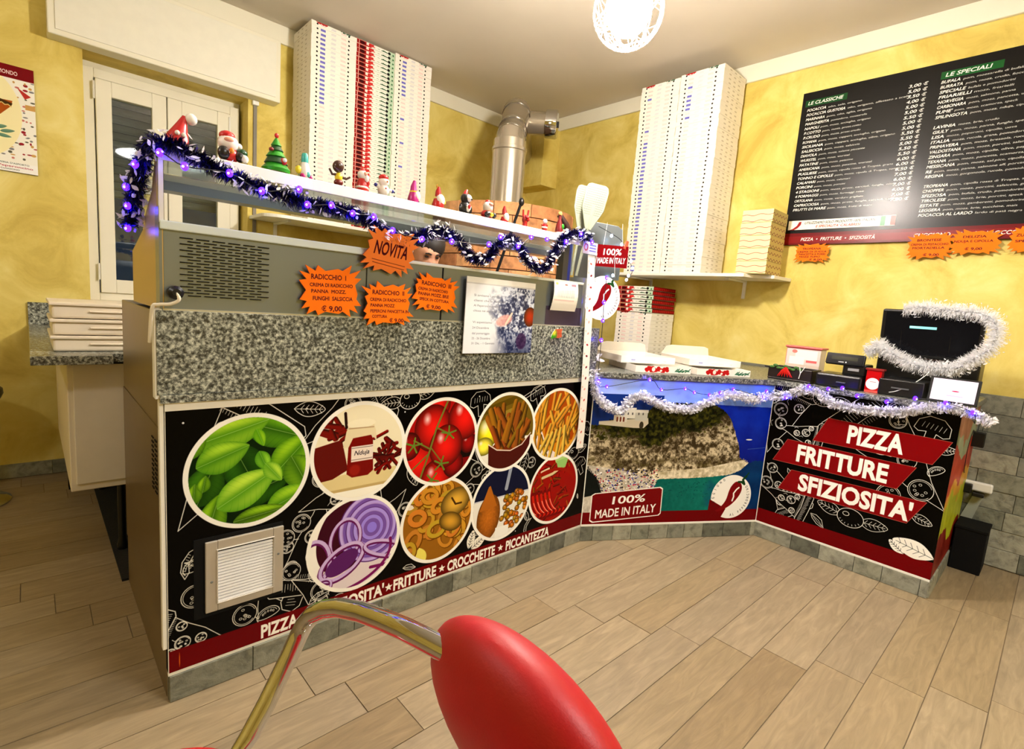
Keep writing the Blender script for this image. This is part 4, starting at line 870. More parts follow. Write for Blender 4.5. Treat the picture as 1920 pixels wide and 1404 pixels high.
def box_mesh(k, w=BW, h=BH-.0001):
    g = G(); a, d = w/2, w/2
    # front -y, sides +-x carry print, thin lid lip along the top
    g.quad((-a, -d, 0), (a, -d, 0), (a, -d, h), (-a, -d, h), 1, UV); g.quad((a, -d, 0), (a, d, 0), (a, d, h), (a, -d, h), 2, UV); g.quad((-a, d, 0), (-a, -d, 0), (-a, -d, h), (-a, d, h), 2, UV)
    g.quad((a, d, 0), (-a, d, 0), (-a, d, h), (a, d, h), 0); g.quad((-a, -d, h), (a, -d, h), (a, d, h), (-a, d, h), 0); g.quad((-a, d, 0), (a, d, 0), (a, -d, 0), (-a, -d, 0), 0)
    o = g.build('pizza_box', [CARD, FM[k], SM['xmas' if k == 'xmas' else 'blue']]); me = o.data; bpy.data.objects.remove(o); return me
BM = {k: box_mesh(k) for k in ('blue', 'pink', 'top', 'xmas')}
def stack(x, y, z, n, rz, kinds, label, group, seed, pitch=BH, top=None, slack=.003):
    q = random.Random(seed)
    for k in range(n):
        kd = kinds(k, q)
        o = bpy.data.objects.new('pizza_box', BM[kd]); COL.objects.link(o)
        o.location = (x+q.uniform(-slack, slack)*.6, y+q.uniform(-slack, slack)*.6, z+k*pitch); o.rotation_euler = (0, 0, rz+q.uniform(-.006, .006))
        if top and k == n-1: tag(o, top, 'pizza box')
        else:
            lb = label.replace('white pizza box', {'blue': 'blue stamped white pizza box', 'pink': 'pink printed white pizza box', 'top': 'red topped white pizza box'}[kd]) if kd != 'xmas' else label
            tag(o, lb, 'pizza box', group)
def k1(k, q): return 'top' if k == 44 else ('blue' if (k > 26 or q.random() < .08) and q.random() < .93 else 'pink')
def k3(k, q): return 'top' if k == 44 else ('blue' if k > 34 or q.random() < .1 else 'pink')
def k4(k, q): return 'top' if k == 47 else ('blue' if q.random() < .5 or 3 < k < 30 else 'pink')
def k5(k, q): return 'top' if k == 47 else ('blue' if k > 36 and q.random() < .5 else 'pink')
stack(1.606, 3.725+BW/2, 1.700, 45, 0, k1, 'white pizza box in the leftmost tall stack on its shelf', 'boxes of the leftmost tall stack', 1, .0286, 'topmost pizza box of the leftmost tall stack, under the ceiling')
stack(1.918, 3.735+BW/2, 1.700, 45, 0, lambda k, q: 'xmas', 'red and green printed pizza box in the tall stack between two white stacks', 'boxes of the red printed tall stack', 2, .0288, 'topmost red printed pizza box between two tall white stacks')
stack(2.232, 3.725+BW/2, 1.700, 45, 0, k3, 'white pizza box in the tall stack right of the red printed stack', 'boxes of the white stack right of the red one', 3, .0290, 'topmost white pizza box right of the red printed tall stack')
stack(3.46+BW/2, 2.322, 1.535, 48, -math.pi/2, k4, 'white pizza box in the tall stack near the flue on the right shelf', 'boxes of the tall stack nearer the flue', 4, .0285, 'topmost white box of the tall stack nearer the flue')
stack(3.46+BW/2, 1.998, 1.535, 48, -math.pi/2, k5, 'white pizza box in the tall stack nearer the menu board', 'boxes of the tall stack nearer the menu board', 5, .0287, 'topmost white box of the tall stack nearer the menu board')
stack(3.455+BW/2, 2.345, .915, 11, -math.pi/2, lambda k, q: 'top' if k == 10 else 'pink', 'white pizza box in the short stack on the worktop under the shelf', 'white boxes stacked on the worktop', 6, .0290)
stack(3.450+BW/2, 2.345, .915+11*.0290, 6, -math.pi/2, lambda k, q: 'xmas', 'red and green printed box on top of the short worktop stack', 'printed boxes on the short worktop stack', 7, .0335, slack=.012)
# yellow boxes with wavy lines
P = Paint(.195, .080, 1000, (248, 236, 170)); 
for z0 in (.008, .046): P.stroke([(x*.195/40, z0+.0045*math.sin(x*.32)+.004*(x/40)) for x in range(41)], .0035, (176, 50, 70))
P.stroke([(0, 0), (.195, 0)], .002, (120, 90, 60)); YF = mat_print('yellow_box_front', P, .6)
P = Paint(.26, .080, 1000, (214, 196, 120))
for z0 in (.012, .050): P.stroke([(x*.26/60, z0+.007*math.sin(x*.5)) for x in range(61)], .004, (120, 50, 60))
P.stroke([(0, 0), (.26, 0)], .003, (120, 90, 60)); YS = mat_print('yellow_box_side', P, .6)
ymat = M('yellow_card', (240, 226, 160), .7, noise=.05)
lab = ['lowest yellow snack box with wavy red lines beside the tall white stack', 'second yellow wavy lined box from the shelf', 'middle yellow box with wavy red lines in the small shelf stack', 'second yellow wavy lined box from the top of the small stack', 'topmost yellow box with wavy red lines on the right shelf']
for k in range(5):
    g = G(); a, d, h = .0975, .12, .0795
    g.quad((-a, -d, 0), (a, -d, 0), (a, -d, h), (-a, -d, h), 1, UV); g.quad((a, -d, 0), (a, d, 0), (a, d, h), (a, -d, h), 2, UV); g.quad((-a, d, 0), (-a, -d, 0), (-a, -d, h), (-a, d, h), 2, UV)
    g.quad((a, d, 0), (-a, d, 0), (-a, d, h), (a, d, h)); g.quad((-a, -d, h), (a, -d, h), (a, d, h), (-a, d, h)); g.quad((-a, d, 0), (a, d, 0), (a, -d, 0), (-a, -d, 0))
    o = g.build('snack_box', [ymat, YF, YS], loc=(3.475+.12, 1.497+.003*(k % 2), 1.536+.0815*k), rz=-math.pi/2+.01*(k % 3-1)); tag(o, lab[k], 'box', 'yellow snack boxes on the right shelf')
# opened flat boxes on the worktop
P = Paint(.33, .035, 1000, (248, 244, 236))
for k in range(22): P.ell(.06+.006*k+.004*random.Random(k).random(), .008+.018*random.Random(k+50).random(), .011, .009, (190, 24, 24))
P.ell(.105, .018, .010, .012, (250, 236, 226)); P.ell(.15, .012, .007, .006, (250, 236, 226))
for k in range(16): P.stroke([(.235+.005*k, .006+.010*random.Random(k+9).random()), (.25+.005*k, .012+.014*random.Random(k).random())], .005, (50, 110, 80))
TOMF = mat_print('tomato_edge_print', P, .5)
P = Paint(.33, .035, 1000, (250, 247, 238)); P.rect(.06, .012, .085, .020, (160, 166, 214)); P.rect(.14, .012, .22, .015, (240, 220, 214)); P.rect(.26, .010, .275, .016, (220, 220, 214)); WF = mat_print('white_edge_print', P, .5)
def open_box(x, y, z, rz, mt, label, tilt=0, h=.036, lid=True):
    o = thing('open_pizza_box', label, 'pizza box', (x, y, z), rz, 'opened boxes on the worktop'); a = .165; t = .003
    g = G(); g.quad((-a, -a, 0), (a, -a, 0), (a, -a, h), (-a, -a, h), 1, UV)
    g.box(-a, a, -a+.0005, -a+t, 0, h).box(-a, -a+t, -a+t, a, 0, h).box(a-t, a, -a+t, a, 0, h).box(-a+t, a-t, a-t, a, 0, h).box(-a, a, -a, a, -.001, .002)
    g.build('tray', [CARD, mt], o)
    if lid: G().prism([(-a, 0), (a, 0), (a-.02, .05), (a-.05, .06), (-a+.05, .06), (-a+.02, .05)], (0, a, h), (1, 0, 0), (0, -.35, .9), (0, .9, .35), .003).build('lid_flap', CARD, o)
    return o
rB = math.atan2(tB.y, tB.x)
def onB(s, d, z): p = B0+tB*s-nB*d; return (p.x, p.y, z)
open_box(*onB(.40, .205, .916), rB+.02, TOMF, 'open pizza box with red tomato print at the worktop edge, left one', lid=False)
open_box(*onB(.77, .20, .916), rB-.01, TOMF, 'open pizza box with red tomato print at the worktop edge, nearer the chilli tray', lid=False)
open_box(*onB(.36, .31, .953), rB+.03, WF, 'white open pizza box resting on the left tomato printed box')
open_box(*onB(.80, .33, .953), rB-.02, WF, 'white open pizza box resting behind the right tomato printed box')
open_box(*onB(.05, .665, .916), rB+.14, WF, 'white open pizza box at the back beside the silver bow')
# shelves with brackets
def shelf(name, label, pts, z, brk, ax):
    o = thing(name, label, 'shelf', (pts[0][0], pts[0][1], z)); wrap(G().prism(pts, (0, 0, z-.022), (1, 0, 0), (0, 1, 0), (0, 0, 1), .022), 'board', LAMW, o, bevel=.002)
    for b in brk:
        g = G()
        if ax == 'y': g.box(b-.012, b+.012, YL-.30, YL-.001, z-.036, z-.023).box(b-.012, b+.012, YL-.016, YL-.001, z-.15, z-.036)
        else: g.box(XR-.30, XR-.001, b-.012, b+.012, z-.036, z-.023).box(XR-.016, XR-.001, b-.012, b+.012, z-.15, z-.036)
        wrap(g, 'bracket', WPLAST, o, bevel=.002)
cr = [(1.165+.15*(1-math.cos(math.radians(a))), 3.80-.10*math.sin(math.radians(a))) for a in range(0, 91, 10)]
shelf('wall_shelf', 'white shelf with rounded end on the window wall carrying three tall box stacks', [(1.165, YL-.002)]+cr+[(2.45, 3.70), (2.45, YL-.002)], 1.698, (1.34, 2.3), 'y')
cr = [(3.45+.12*(1-math.cos(math.radians(a))), 1.36+.15*(1-math.sin(math.radians(a)))) for a in range(90, -1, -10)]
shelf('wall_shelf', 'white shelf on the right wall carrying two tall stacks and yellow boxes', [(XR-.002, 2.62), (3.44, 2.62), (3.44, 1.52)]+[(3.44+.14*math.sin(math.radians(a)), 1.38+.14*math.cos(math.radians(a))) for a in range(10, 91, 10)]+[(XR-.002, 1.36)], 1.534, (2.45, 1.668), 'x')

# ------------------------------------------------------------------ menu board, orange star cards, poster
bd = thing('menu_board', 'large black menu board with white pizza names on the right wall', 'menu board', (XR-.01, .73, 2.2))
BRD = mat_print('menu_print', paint_board(), .27, spec=.25)
g = G().box(XR-.022, XR-.002, .020, 1.440, 1.757, 2.732); g.quad((XR-.0225, 1.440, 1.757), (XR-.0225, .020, 1.757), (XR-.0225, .020, 2.732), (XR-.0225, 1.440, 2.732), 1, UV)
wrap(g, 'panel', [BLACKM, BRD], bd)
ORSIDE = M('orange_card_edge', (196, 76, 10), .6, noise=.05)
def starcard(name, label, c, ax, ay, w, h, lines, seed, thick=.004, tips=17, col=(250, 118, 12), group=None, cat='price card'):
    P = Paint(w*1.05, h*1.05, 1200, col)
    for (t, x, y, hh, ww) in lines:
        P.text(t, x*w, y*h, hh*h, (70, 6, 22), w=ww*w, bold=.02)
        if t == 'NOVITA': P.stroke([(.22*w, .30*h), (.80*w, .27*h)], .0018, (90, 20, 20)); P.stroke([(.24*w, .24*h), (.80*w, .20*h)], .0018, (90, 20, 20))
    mt = mat_print('card_print', P, .55); q = random.Random(seed); pts = []
    for k in range(tips*2):
        a = 2*math.pi*(k+.35*(q.random()-.5)*(k % 2 == 0))/(tips*2); r = (.90+.16*abs(math.sin(2*a))-.14*q.random()) if k % 2 == 0 else .70+.08*q.random()
        x = math.copysign(abs(math.cos(a))**.62, math.cos(a))*r; y = math.copysign(abs(math.sin(a))**.62, math.sin(a))*r
        pts.append((x*w/2, y*h/2))
    ax, ay = Vector(ax), Vector(ay); an = ax.cross(ay); g = G()
    g.prism(pts, c, ax, ay, an, thick, 0); f = len(g.f); i = len(g.v); cv = Vector(c)+an*(thick+.0004)
    for p in pts: g.v.append(tuple(cv+ax*p[0]+ay*p[1]))
    g.f.append(tuple(range(i, i+len(pts)))); g.m.append(1); g.uv[len(g.f)-1] = [((p[0]+w/2)/(w*1.05), (p[1]+h/2)/(h*1.05)) for p in pts]
    return tag(g.build(name, [ORSIDE, mt]), label, cat, group)
FX, FZ = (1, 0, 0), (0, 0, 1)
starcard('price_card', 'orange star card reading RADICCHIO I on the steel counter front', (.702, CY-.010, 1.218), (.999, 0, .03), (-.03, 0, .999), .225, .175, [('RADICCHIO  I', .22, .70, .085, .50), ('CREMA DI RADICCHIO', .20, .57, .06, .62), ('PANNA  MOZZ.', .22, .46, .06, .5), ('FUNGHI  SALSICCIA', .24, .33, .07, .58), ('€ 9,00', .36, .14, .09, .3)], 1)
starcard('price_card', 'orange star card reading RADICCHIO II, lowest of the three on the counter', (.902, CY-.016, 1.188), (.999, 0, .02), (-.02, 0, .999), .215, .160, [('RADICCHIO  II', .22, .70, .09, .56), ('CREMA DI RADICCHIO', .18, .56, .065, .64), ('PANNA MOZZ', .19, .44, .065, .42), ('PEPERONI PANCETTA IN', .19, .32, .065, .68), ('COTTURA', .22, .21, .06, .26), ('€ 9,00', .52, .12, .08, .26)], 2)
starcard('price_card', 'orange star card reading RADICCHIO III beside the clear paper sleeve', (1.098, CY-.010, 1.236), (.998, 0, -.05), (.05, 0, .998), .215, .150, [('RADICCHIO  III', .20, .68, .095, .60), ('CREMA DI RADICCHIO', .14, .55, .065, .60), ('PANNA MOZZ. BRIE', .15, .43, .075, .62), ('SPECK IN COTTURA', .18, .31, .065, .6), ('€ 9,00', .32, .14, .08, .3)], 3)
starcard('price_card', 'orange star card reading NOVITA leaning over the counter lip', (.895, CY-.030, 1.362), (.996, 0, -.08), (.075, -.30, .95), .215, .165, [('NOVITA', .22, .42, .26, .58)], 4, col=(250, 134, 58))
YR = (0, -1, 0)
for (y, z, w, h, sd, label, ln) in ((1.245, 1.700, .25, .135, 5, 'small orange star card under the left corner of the menu board', [('TROPEANA', .25, .66, .09, .45), ('CREMA DI ZUCCA', .14, .52, .08, .7), ('PANCETTA E PORRI', .18, .40, .08, .64), ('MOZZ. FUMO', .2, .28, .08, .5), ('€ 8,00', .45, .14, .09, .3)]),
    (.635, 1.728, .245, .165, 6, 'orange star card hanging over the red band of the board', [('BRONTESE', .25, .66, .08, .45), ('CREMA DI PISTACCHIO', .14, .52, .07, .7), ('MORTADELLA', .18, .40, .07, .6), ('€ 9,00', .4, .16, .08, .3)]),
    (.440, 1.742, .245, .150, 7, 'orange star card overlapping another under the address line', [('DELIZIA', .28, .66, .08, .4), ('NDUJA E CIPOLLA', .14, .50, .08, .66), ('€ 9,00', .34, .22, .09, .3)]), (.222, 1.748, .20, .15, 8, 'orange star card at the right edge of the menu board', [('ZUCCA', .2, .62, .09, .4), ('SPECK', .2, .42, .08, .4)])):
    starcard('price_card', label, (XR-.024-.004*(sd % 2), y, z), YR, FZ, w, h, ln, sd, .003)
# poster on the left wall
P = Paint(.34, .62, 900, (248, 246, 234)); n1 = fbm(P.H, P.W, 30, 9); q = random.Random(4)
for k in range(150): P.ell(.34*q.random(), .08+.46*q.random(), .004+.007*q.random(), .003+.005*q.random(), q.choice([(150, 30, 40), (206, 160, 90), (90, 90, 70), (200, 120, 110), (130, 130, 130)]))
P.ell(.12, .33, .165, .26, (249, 240, 186)); P.poly([(.27, .50), (.30, .44), (.325, .46)], (186, 50, 40)); P.rect(.30, .38, .34, .41, (206, 160, 90))
P.rect(-.01, .545, .35, .63, (120, 4, 12)); P.text('MONDO', .20, .565, .022, (244, 230, 224), w=.075, bold=.02)
P.poly([(.0, .385), (.02, .34), (.10, .315), (.20, .325), (.245, .385), (.25, .415), (.10, .41), (.0, .43)], (170, 80, 14)); P.poly([(.10, .44), (.16, .43), (.25, .40), (.245, .385), (.10, .405)], (70, 44, 6)); P.stroke([(.10+.012*k, .415-.003*k+(.008 if k % 2 else 0)) for k in range(13)], .005, (226, 200, 120))
for a in ((.17, .265, .035, .012, 1.2), (.20, .255, .025, .011, .3), (.225, .235, .03, .010, .25), (.21, .205, .03, .010, -.1), (.16, .23, .025, .012, 2.3), (.185, .29, .022, .009, 1.6), (.17, .175, .03, .010, -.8)): P.leaf(*a, (60, 100, 80), (120, 160, 130), (200, 220, 200))
for a in ((.12, .165, .035, .016, .6), (.14, .14, .035, .016, 0), (.11, .13, .03, .016, -1)): P.leaf(*a, (200, 110, 90), (236, 170, 150), (250, 200, 190))
P.rect(.10, .0, .35, .055, (250, 249, 244)); P.text("PIZZERIA D'ASPORTO", .165, .045, .009, (80, 90, 80), w=.14, bold=.01); P.text('al Peperoncino', .155, .026, .012, (170, 50, 70), w=.165, bold=.01); P.text('CUGGIONO', .19, .010, .008, (80, 90, 80), w=.075, bold=.01); P.ell(.12, .03, .022, .022, (130, 120, 116)); P.ell(.12, .03, .014, .016, (240, 230, 226))
ps = thing('wall_poster', 'cream wall poster with red heading and autumn leaves left of the window', 'poster', (-.1, YL-.01, 2.0))
g = G().box(-.272, .067, YL-.014, YL-.002, 1.731, 2.280); g.quad((-.272, YL-.0145, 1.731), (.067, YL-.0145, 1.731), (.067, YL-.0145, 2.280), (-.272, YL-.0145, 2.280), 1, UV)
wrap(g, 'board', [BLACKM, mat_print('poster_print', P, .4)], ps)

# ------------------------------------------------------------------ brick oven and flue
ov = thing('pizza_oven', 'round brick clad pizza oven in the kitchen corner', 'oven', (2.60, 2.98, 0))
wrap(G().lathe([(.50, 0), (.50, 1.855), (.10, 1.875)], (2.60, 2.98, 0), 48), 'oven_core', MORTAR, ov, smooth=False)
q = random.Random(21); bh = .086; RO = .512
gs = G(); 
for r in range(22):
    z0 = 1.872-bh*(r+1); nb = 13
    for k in range(nb):
        a0 = 2*math.pi*(k+(.5 if r % 2 else 0))/nb; a1 = a0+2*math.pi/nb-.010; rr = RO+q.uniform(-.003, .006)
        am = (a0+a1)/2; vis = math.cos(am-math.atan2(-2.98, -2.6)) > -.2
        if r < 8 and vis: 
            g = G(); pts = []
            for a in np.linspace(a0, a1, 4): pts.append((rr*math.cos(a), rr*math.sin(a)))
            for a in np.linspace(a1, a0, 4): pts.append((.495*math.cos(a), .495*math.sin(a)))
            g.prism(pts, (0, 0, z0+.004), (1, 0, 0), (0, 1, 0), (0, 0, 1), bh-.007).build('brick', BRICK, ov)
        else:
            pts = [(rr*math.cos(a), rr*math.sin(a)) for a in np.linspace(a0, a1, 3)]+[(.495*math.cos(a), .495*math.sin(a)) for a in np.linspace(a1, a0, 3)]
            gs.prism(pts, (0, 0, z0+.004), (1, 0, 0), (0, 1, 0), (0, 0, 1), bh-.007)
tag(gs.build('lower_bricks', BRICK, ov), kind='stuff')
fl_ = thing('flue_pipe', 'steel flue pipe rising from the oven with capped side branch', 'flue', (2.60, 2.97, 1.87))
FST = mat_steel('flue_steel', (178, 168, 150), .22, (1, 1, 30))
wrap(G().lathe([(.135, 0), (.135, .02), (.122, .022), (.122, .44), (.128, .445), (.128, .465), (.118, .47), (.118, .52)], (2.60, 2.97, 1.865), 32), 'lower_pipe', FST, fl_, smooth=True)
p0, p1 = Vector((2.60, 2.97, 2.36)), Vector((2.94, 3.29, 2.78)); dd = (p1-p0).normalized()
wrap(G().tube([p0+Vector((0, 0, -.02)), p0+Vector((.01, .01, .05)), p0+dd*.10, p0+dd*.52], .106, 28), 'slanted_pipe', FST, fl_, smooth=True)
for d in (.10, .22, .47): wrap(G().tube([p0+dd*d, p0+dd*(d+.02)], .111, 28), 'pipe_ring', CHROME, fl_, smooth=True)
e = p0+dd*.52; wrap(G().ball(e, .112, 24), 'elbow', FST, fl_, smooth=True)
wrap(G().tube([e, e+Vector((.35, .34, -.02)), e+Vector((.75, .72, -.04))], .106, 28), 'outlet_pipe', FST, fl_, smooth=True)
b0 = Vector((2.97, 3.22, 2.66)); b1 = Vector((3.10, 3.06, 2.655)); wrap(G().tube([b0, b1], .088, 24), 'branch', FST, fl_, smooth=True)
bd_ = (b1-b0).normalized(); cp = wrap(G().tube([b1-bd_*.04, b1+bd_*.04, b1+bd_*.05], [.108, .108, .100], 28), 'branch_cap', CHROME, fl_, smooth=True)
wrap(G().obox(b1+bd_*.056, bd_.cross(UPZ), bd_, UPZ, .008, .006, .022), 'cap_handle', BLACK, fl_)
# long peel handle with a ball end leaning before the oven
o = thing('peel_handle', 'thin black handle with knob leaning in front of the oven bricks', 'peel', (1.90, 2.2, 1.3))
wrap(G().tube([(1.905, 2.27, 1.25), (2.03, 2.19, 1.775)], .008, 8), 'rod', BLACKM, o, smooth=True); wrap(G().ball((2.032, 2.188, 1.785), (.016, .016, .024), 10), 'knob', BLACK, o, smooth=True)

# ------------------------------------------------------------------ the baker bending over behind the counter
SKIN = M('skin', (206, 150, 120), .55, noise=.08, nscale=12); HAIR = M('dark_hair', (26, 18, 14), .6, noise=.3, nscale=60); TSH = M('black_apron_shirt', (22, 22, 26), .8, noise=.1)
pr = thing('person', 'dark haired person in a black shirt bending down behind the counter', 'person', (1.75, 2.85, 0))
def skin_body():
    J = [((1.72, 2.90, .92), .15, None), ((1.69, 2.80, 1.10), .15, 0), ((1.66, 2.66, 1.26), .15, 1), ((1.635, 2.57, 1.335), .075, 2), ((1.62, 2.50, 1.39), .062, 3),
         ((1.47, 2.68, 1.27), .075, 2), ((1.36, 2.56, 1.19), .048, 5), ((1.42, 2.40, 1.165), .034, 6),
         ((1.87, 2.68, 1.27), .075, 2), ((1.97, 2.56, 1.19), .048, 8), ((1.88, 2.40, 1.165), .034, 9),
         ((1.63, 2.90, .80), .11, 0), ((1.62, 2.84, .45), .075, 11), ((1.62, 2.90, .08), .05, 12), ((1.62, 2.80, .035), .045, 13),
         ((1.82, 2.90, .80), .11, 0), ((1.82, 2.84, .45), .075, 15), ((1.82, 2.90, .08), .05, 16), ((1.82, 2.80, .035), .045, 17)]
    me = bpy.data.meshes.new('body'); me.from_pydata([tuple(Vector(j[0])-Vector(pr.location)) for j in J], [(i, j[2]) for i, j in enumerate(J) if j[2] is not None], [])
    ob = bpy.data.objects.new('body', me); COL.objects.link(ob); ob.parent = pr
    md = ob.modifiers.new('skin', 'SKIN'); md.use_smooth_shade = True
    for i, j in enumerate(J): me.skin_vertices[0].data[i].radius = (j[1], j[1])
    me.skin_vertices[0].data[0].use_root = True
    ob.modifiers.new('sub', 'SUBSURF').render_levels = 2; me.materials.append(TSH); return ob
skin_body()
hd = G(); HC = Vector((1.600, 2.46, 1.462)); fd = Vector((-.10, -.86, -.48)).normalized(); sd_ = fd.cross(UPZ).normalized(); ud = sd_.cross(fd)
Rm = Matrix((sd_, fd, ud)).transposed()
def hp(x, y, z): return HC+Rm @ Vector((x, y, z))
g = G(); i0 = 0; rings, seg = 22, 26
for k in range(rings+1):
    th = math.pi*k/rings; z = .118*math.cos(th); r = math.sin(th)
    for j in range(seg):
        a = 2*math.pi*j/seg; x, y = .076*r*math.cos(a), .095*r*math.sin(a)
        if z < -.03: x *= 1-.28*min(1, (-z-.03)/.07); y = y*(1-.12*min(1, (-z-.03)/.07))+.012
        if y > 0:
            y += .024*math.exp(-((z+.018)/.020)**2)*math.exp(-(x/.013)**2)+.010*math.exp(-((z-.035)/.012)**2)*math.exp(-(abs(x)-.028)**2/.0004)-.012*math.exp(-((z-.012)/.014)**2)*math.exp(-(abs(x)-.030)**2/.0003)+.008*math.exp(-((z+.055)/.012)**2)*math.exp(-(x/.024)**2)
        g.v.append(tuple(hp(x, y, z)))
for k in range(rings):
    for j in range(seg): j2 = (j+1) % seg; g.f.append((k*seg+j, (k+1)*seg+j, (k+1)*seg+j2, k*seg+j2)); g.m.append(0)
g.tube([hp(0, -.02, -.06), hp(.0, -.05, -.14)], [.055, .06], 14)
for s_ in (-1, 1): g.ball(hp(.079*s_, -.005, -.005), (.010, .020, .030), 10, rot=Rm)
hdo = wrap(g, 'head', SKIN, pr, smooth=True)
g = G(); g.ball(hp(-.012, -.012, .050), (.088, .100, .088), 18, rot=Rm); g.ball(hp(-.045, -.01, .01), (.042, .075, .075), 14, rot=Rm); wrap(g, 'hair', HAIR, pr, smooth=True)
for s_ in (-1, 1):
    wrap(G().ball(hp(.030*s_, .080, .014), (.013, .008, .006), 8, rot=Rm), 'eye', M('eye', (50, 36, 30), .3, noise=.1), pr, smooth=True); wrap(G().tube([hp(.014*s_, .094, .034), hp(.030*s_, .094, .040), hp(.046*s_, .086, .034)], .004, 6), 'eyebrow', HAIR, pr)
wrap(G().tube([hp(-.022, .082, -.056), hp(0, .090, -.055), hp(.022, .082, -.056)], [.003, .006, .003], 6), 'mouth', M('lips', (160, 84, 76), .5, noise=.1), pr)
for sx, hx, hy, hz in ((1, 1.425, 2.36, 1.150), (-1, 1.875, 2.36, 1.150)):      # hands with five fingers, kneading on the inner worktop
    g = G().ball((hx, hy, hz), (.038, .045, .016), 12)
    for k, L in enumerate((.060, .070, .066, .050)): g.tube([(hx+(-.027+.018*k), hy-.03, hz), (hx+(-.03+.020*k), hy-.045-L*.5, hz+.008), (hx+(-.03+.020*k), hy-.045-L, hz-.006)], [.009, .0085, .006], 8)
    g.tube([(hx+.030*sx, hy+.01, hz), (hx+.052*sx, hy-.015, hz+.004), (hx+.058*sx, hy-.042, hz-.004)], [.011, .0095, .007], 8); wrap(g, 'hand', SKIN, pr, smooth=True)

# ------------------------------------------------------------------ behind the counter on the left: worktop, trays, cabinet, mat, stool
wt2 = tag(G().box(-.003, .24, 2.56, YL-.016, .866, .900).box(.24, 1.4, 2.62, YL-.016, .866, .900).build('granite_worktop', GRAN, bevel=.002), 'speckled granite worktop under the window behind the counter', 'worktop')
tag(G().box(-.003, 1.4, YL-.016, YL-.001, .90, 1.026).build('granite_upstand', GRAN), 'granite upstand on the wall between worktop and window sill', 'upstand')
TR = M('dough_tray_white', (236, 224, 202), .4, noise=.03)
for k, lb in enumerate(('lowest white dough tray of the three on the granite worktop', 'middle white dough tray of the three on the granite worktop', 'topmost white dough tray on the granite worktop')):
    z = .901+.066*k; o = thing('dough_tray', lb, 'tray', (.25, 2.88, z), 0, 'dough trays on the granite worktop')
    hx, hy = .185, .175
    g = G(); 
    for (a, b, z0, z1, fl2) in ((0, 0, .0, .056, 1),):
        g.prism([(-hx, -hy), (hx, -hy), (hx, hy), (-hx, hy)], (0, 0, 0), (1, 0, 0), (0, 1, 0), (0, 0, 1), .056)
    g.build('tray_body', TR, o, bevel=.008)
    G().box(-hx-.008, hx+.008, -hy-.008, hy+.008, .050, .0625).build('rim', TR, o, bevel=.003)
    G().box(-.07, .07, -hy-.007, -hy, .026, .032).build('handle', TR, o, bevel=.002)
cb = thing('white_cabinet', 'white cabinet standing under the granite worktop', 'cabinet', (.25, 3.2, 0))
wrap(G().box(.100, .42, 2.66, 3.80, .33, .862), 'body', M('cabinet_paint', (232, 222, 200), .45, noise=.03), cb, bevel=.004); wrap(G().box(.118, .42, 2.652, 2.660, .36, .855), 'door', M('cabinet_door', (226, 218, 200), .4, noise=.03), cb, bevel=.003)
[wrap(G().lathe([(.018, .0105), (.020, .03), (.014, .06), (.014, .33)], (lx, ly, 0), 12), 'leg', BLACK, cb, smooth=True) for lx, ly in ((.27, 2.74), (.39, 2.74), (.39, 3.60), (.27, 3.60))]; wrap(G().box(.13, .42, 3.70, 3.78, .0, .33), 'rear_base', BLACKM, cb); wrap(G().box(.115, .42, 2.654, 2.70, .852, .866), 'dark_edge', BLACKM, cb)
tag(G().box(.236, .80, 2.44, 3.69, .0, .010).build('floor_mat', RUBBER), 'black rubber mat on the floor behind the counter', 'mat')
SEATB = M('black_vinyl', (18, 18, 20), .35, bump=.1, bscale=200)
def barstool(name, label, x, y, zseat, seatmat, r=.19, baser=.20):
    o = thing(name, label, 'stool', (x, y, 0))
    G().lathe([(baser, 0), (baser, .008), (baser*.9, .018), (.05, .034), (.035, .06)], (0, 0, 0), 36).build('base', CHROME, o, smooth=True)
    G().lathe([(.030, .04), (.030, zseat*.55), (.022, zseat*.56), (.022, zseat-.03)], (0, 0, 0), 20).build('column', CHROME, o, smooth=True)
    G().lathe([(r*.5, -.035), (r*.94, -.03), (r, -.005), (r*.99, .018), (r*.9, .034), (r*.5, .042), (.001, .044)], (0, 0, zseat), 40).build('seat', seatmat, o, smooth=True)
    return o
barstool('bar_stool', 'chrome bar stool with black seat cut by the left edge by the wall', -.30, 3.70, .575, SEATB)

# ------------------------------------------------------------------ foreground chair: chrome hoop, red pad
ch = thing('red_chair', 'red padded chair with chrome tube arms in the foreground', 'chair', (.03, .24, 0))
HP = [(0.256,0.326,0.918),(0.254,0.356,0.913),(0.250,0.386,0.909),(0.248,0.421,0.900),(0.244,0.458,0.891),(0.238,0.496,0.879),(0.232,0.520,0.868),(0.225,0.538,0.855),(0.221,0.552,0.837),(0.215,0.555,0.822),(0.207,0.556,0.803),(0.196,0.557,0.780),(0.181,0.554,0.755),(0.162,0.547,0.732),(0.145,0.545,0.711),(.13,.48,.675),(.05,.50,.66)]
mir = [(x, .528-y, z) for x, y, z in HP]
wrap(G().tube(mir[::-1][:-1]+[(.262, .24, .922), (.262, .29, .922)]+HP[1:], .0105, 18), 'chrome_tube', CHROME, ch, smooth=True)
from mathutils import Euler
wrap(G().ball((.294, .264, .863), (.046, .119, .102), 44, rot=Euler((-.038, -.368, -.017)).to_matrix()), 'backrest', REDV, ch, smooth=True)
wrap(G().ball((.02, .20, .60), (.205, .17, .045), 36, e=.75), 'seat', REDV, ch, smooth=True)
wrap(G().lathe([(.14, 0), (.14, .008), (.13, .018), (.05, .034), (.032, .06), (.03, .33), (.024, .34), (.024, .59)], (.03, .24, 0), 36), 'pedestal', CHROME, ch, smooth=True)
barstool('red_stool', 'red round stool seat just showing at the bottom edge left of the chair', .091, .732, .456, REDV, .150, .15)

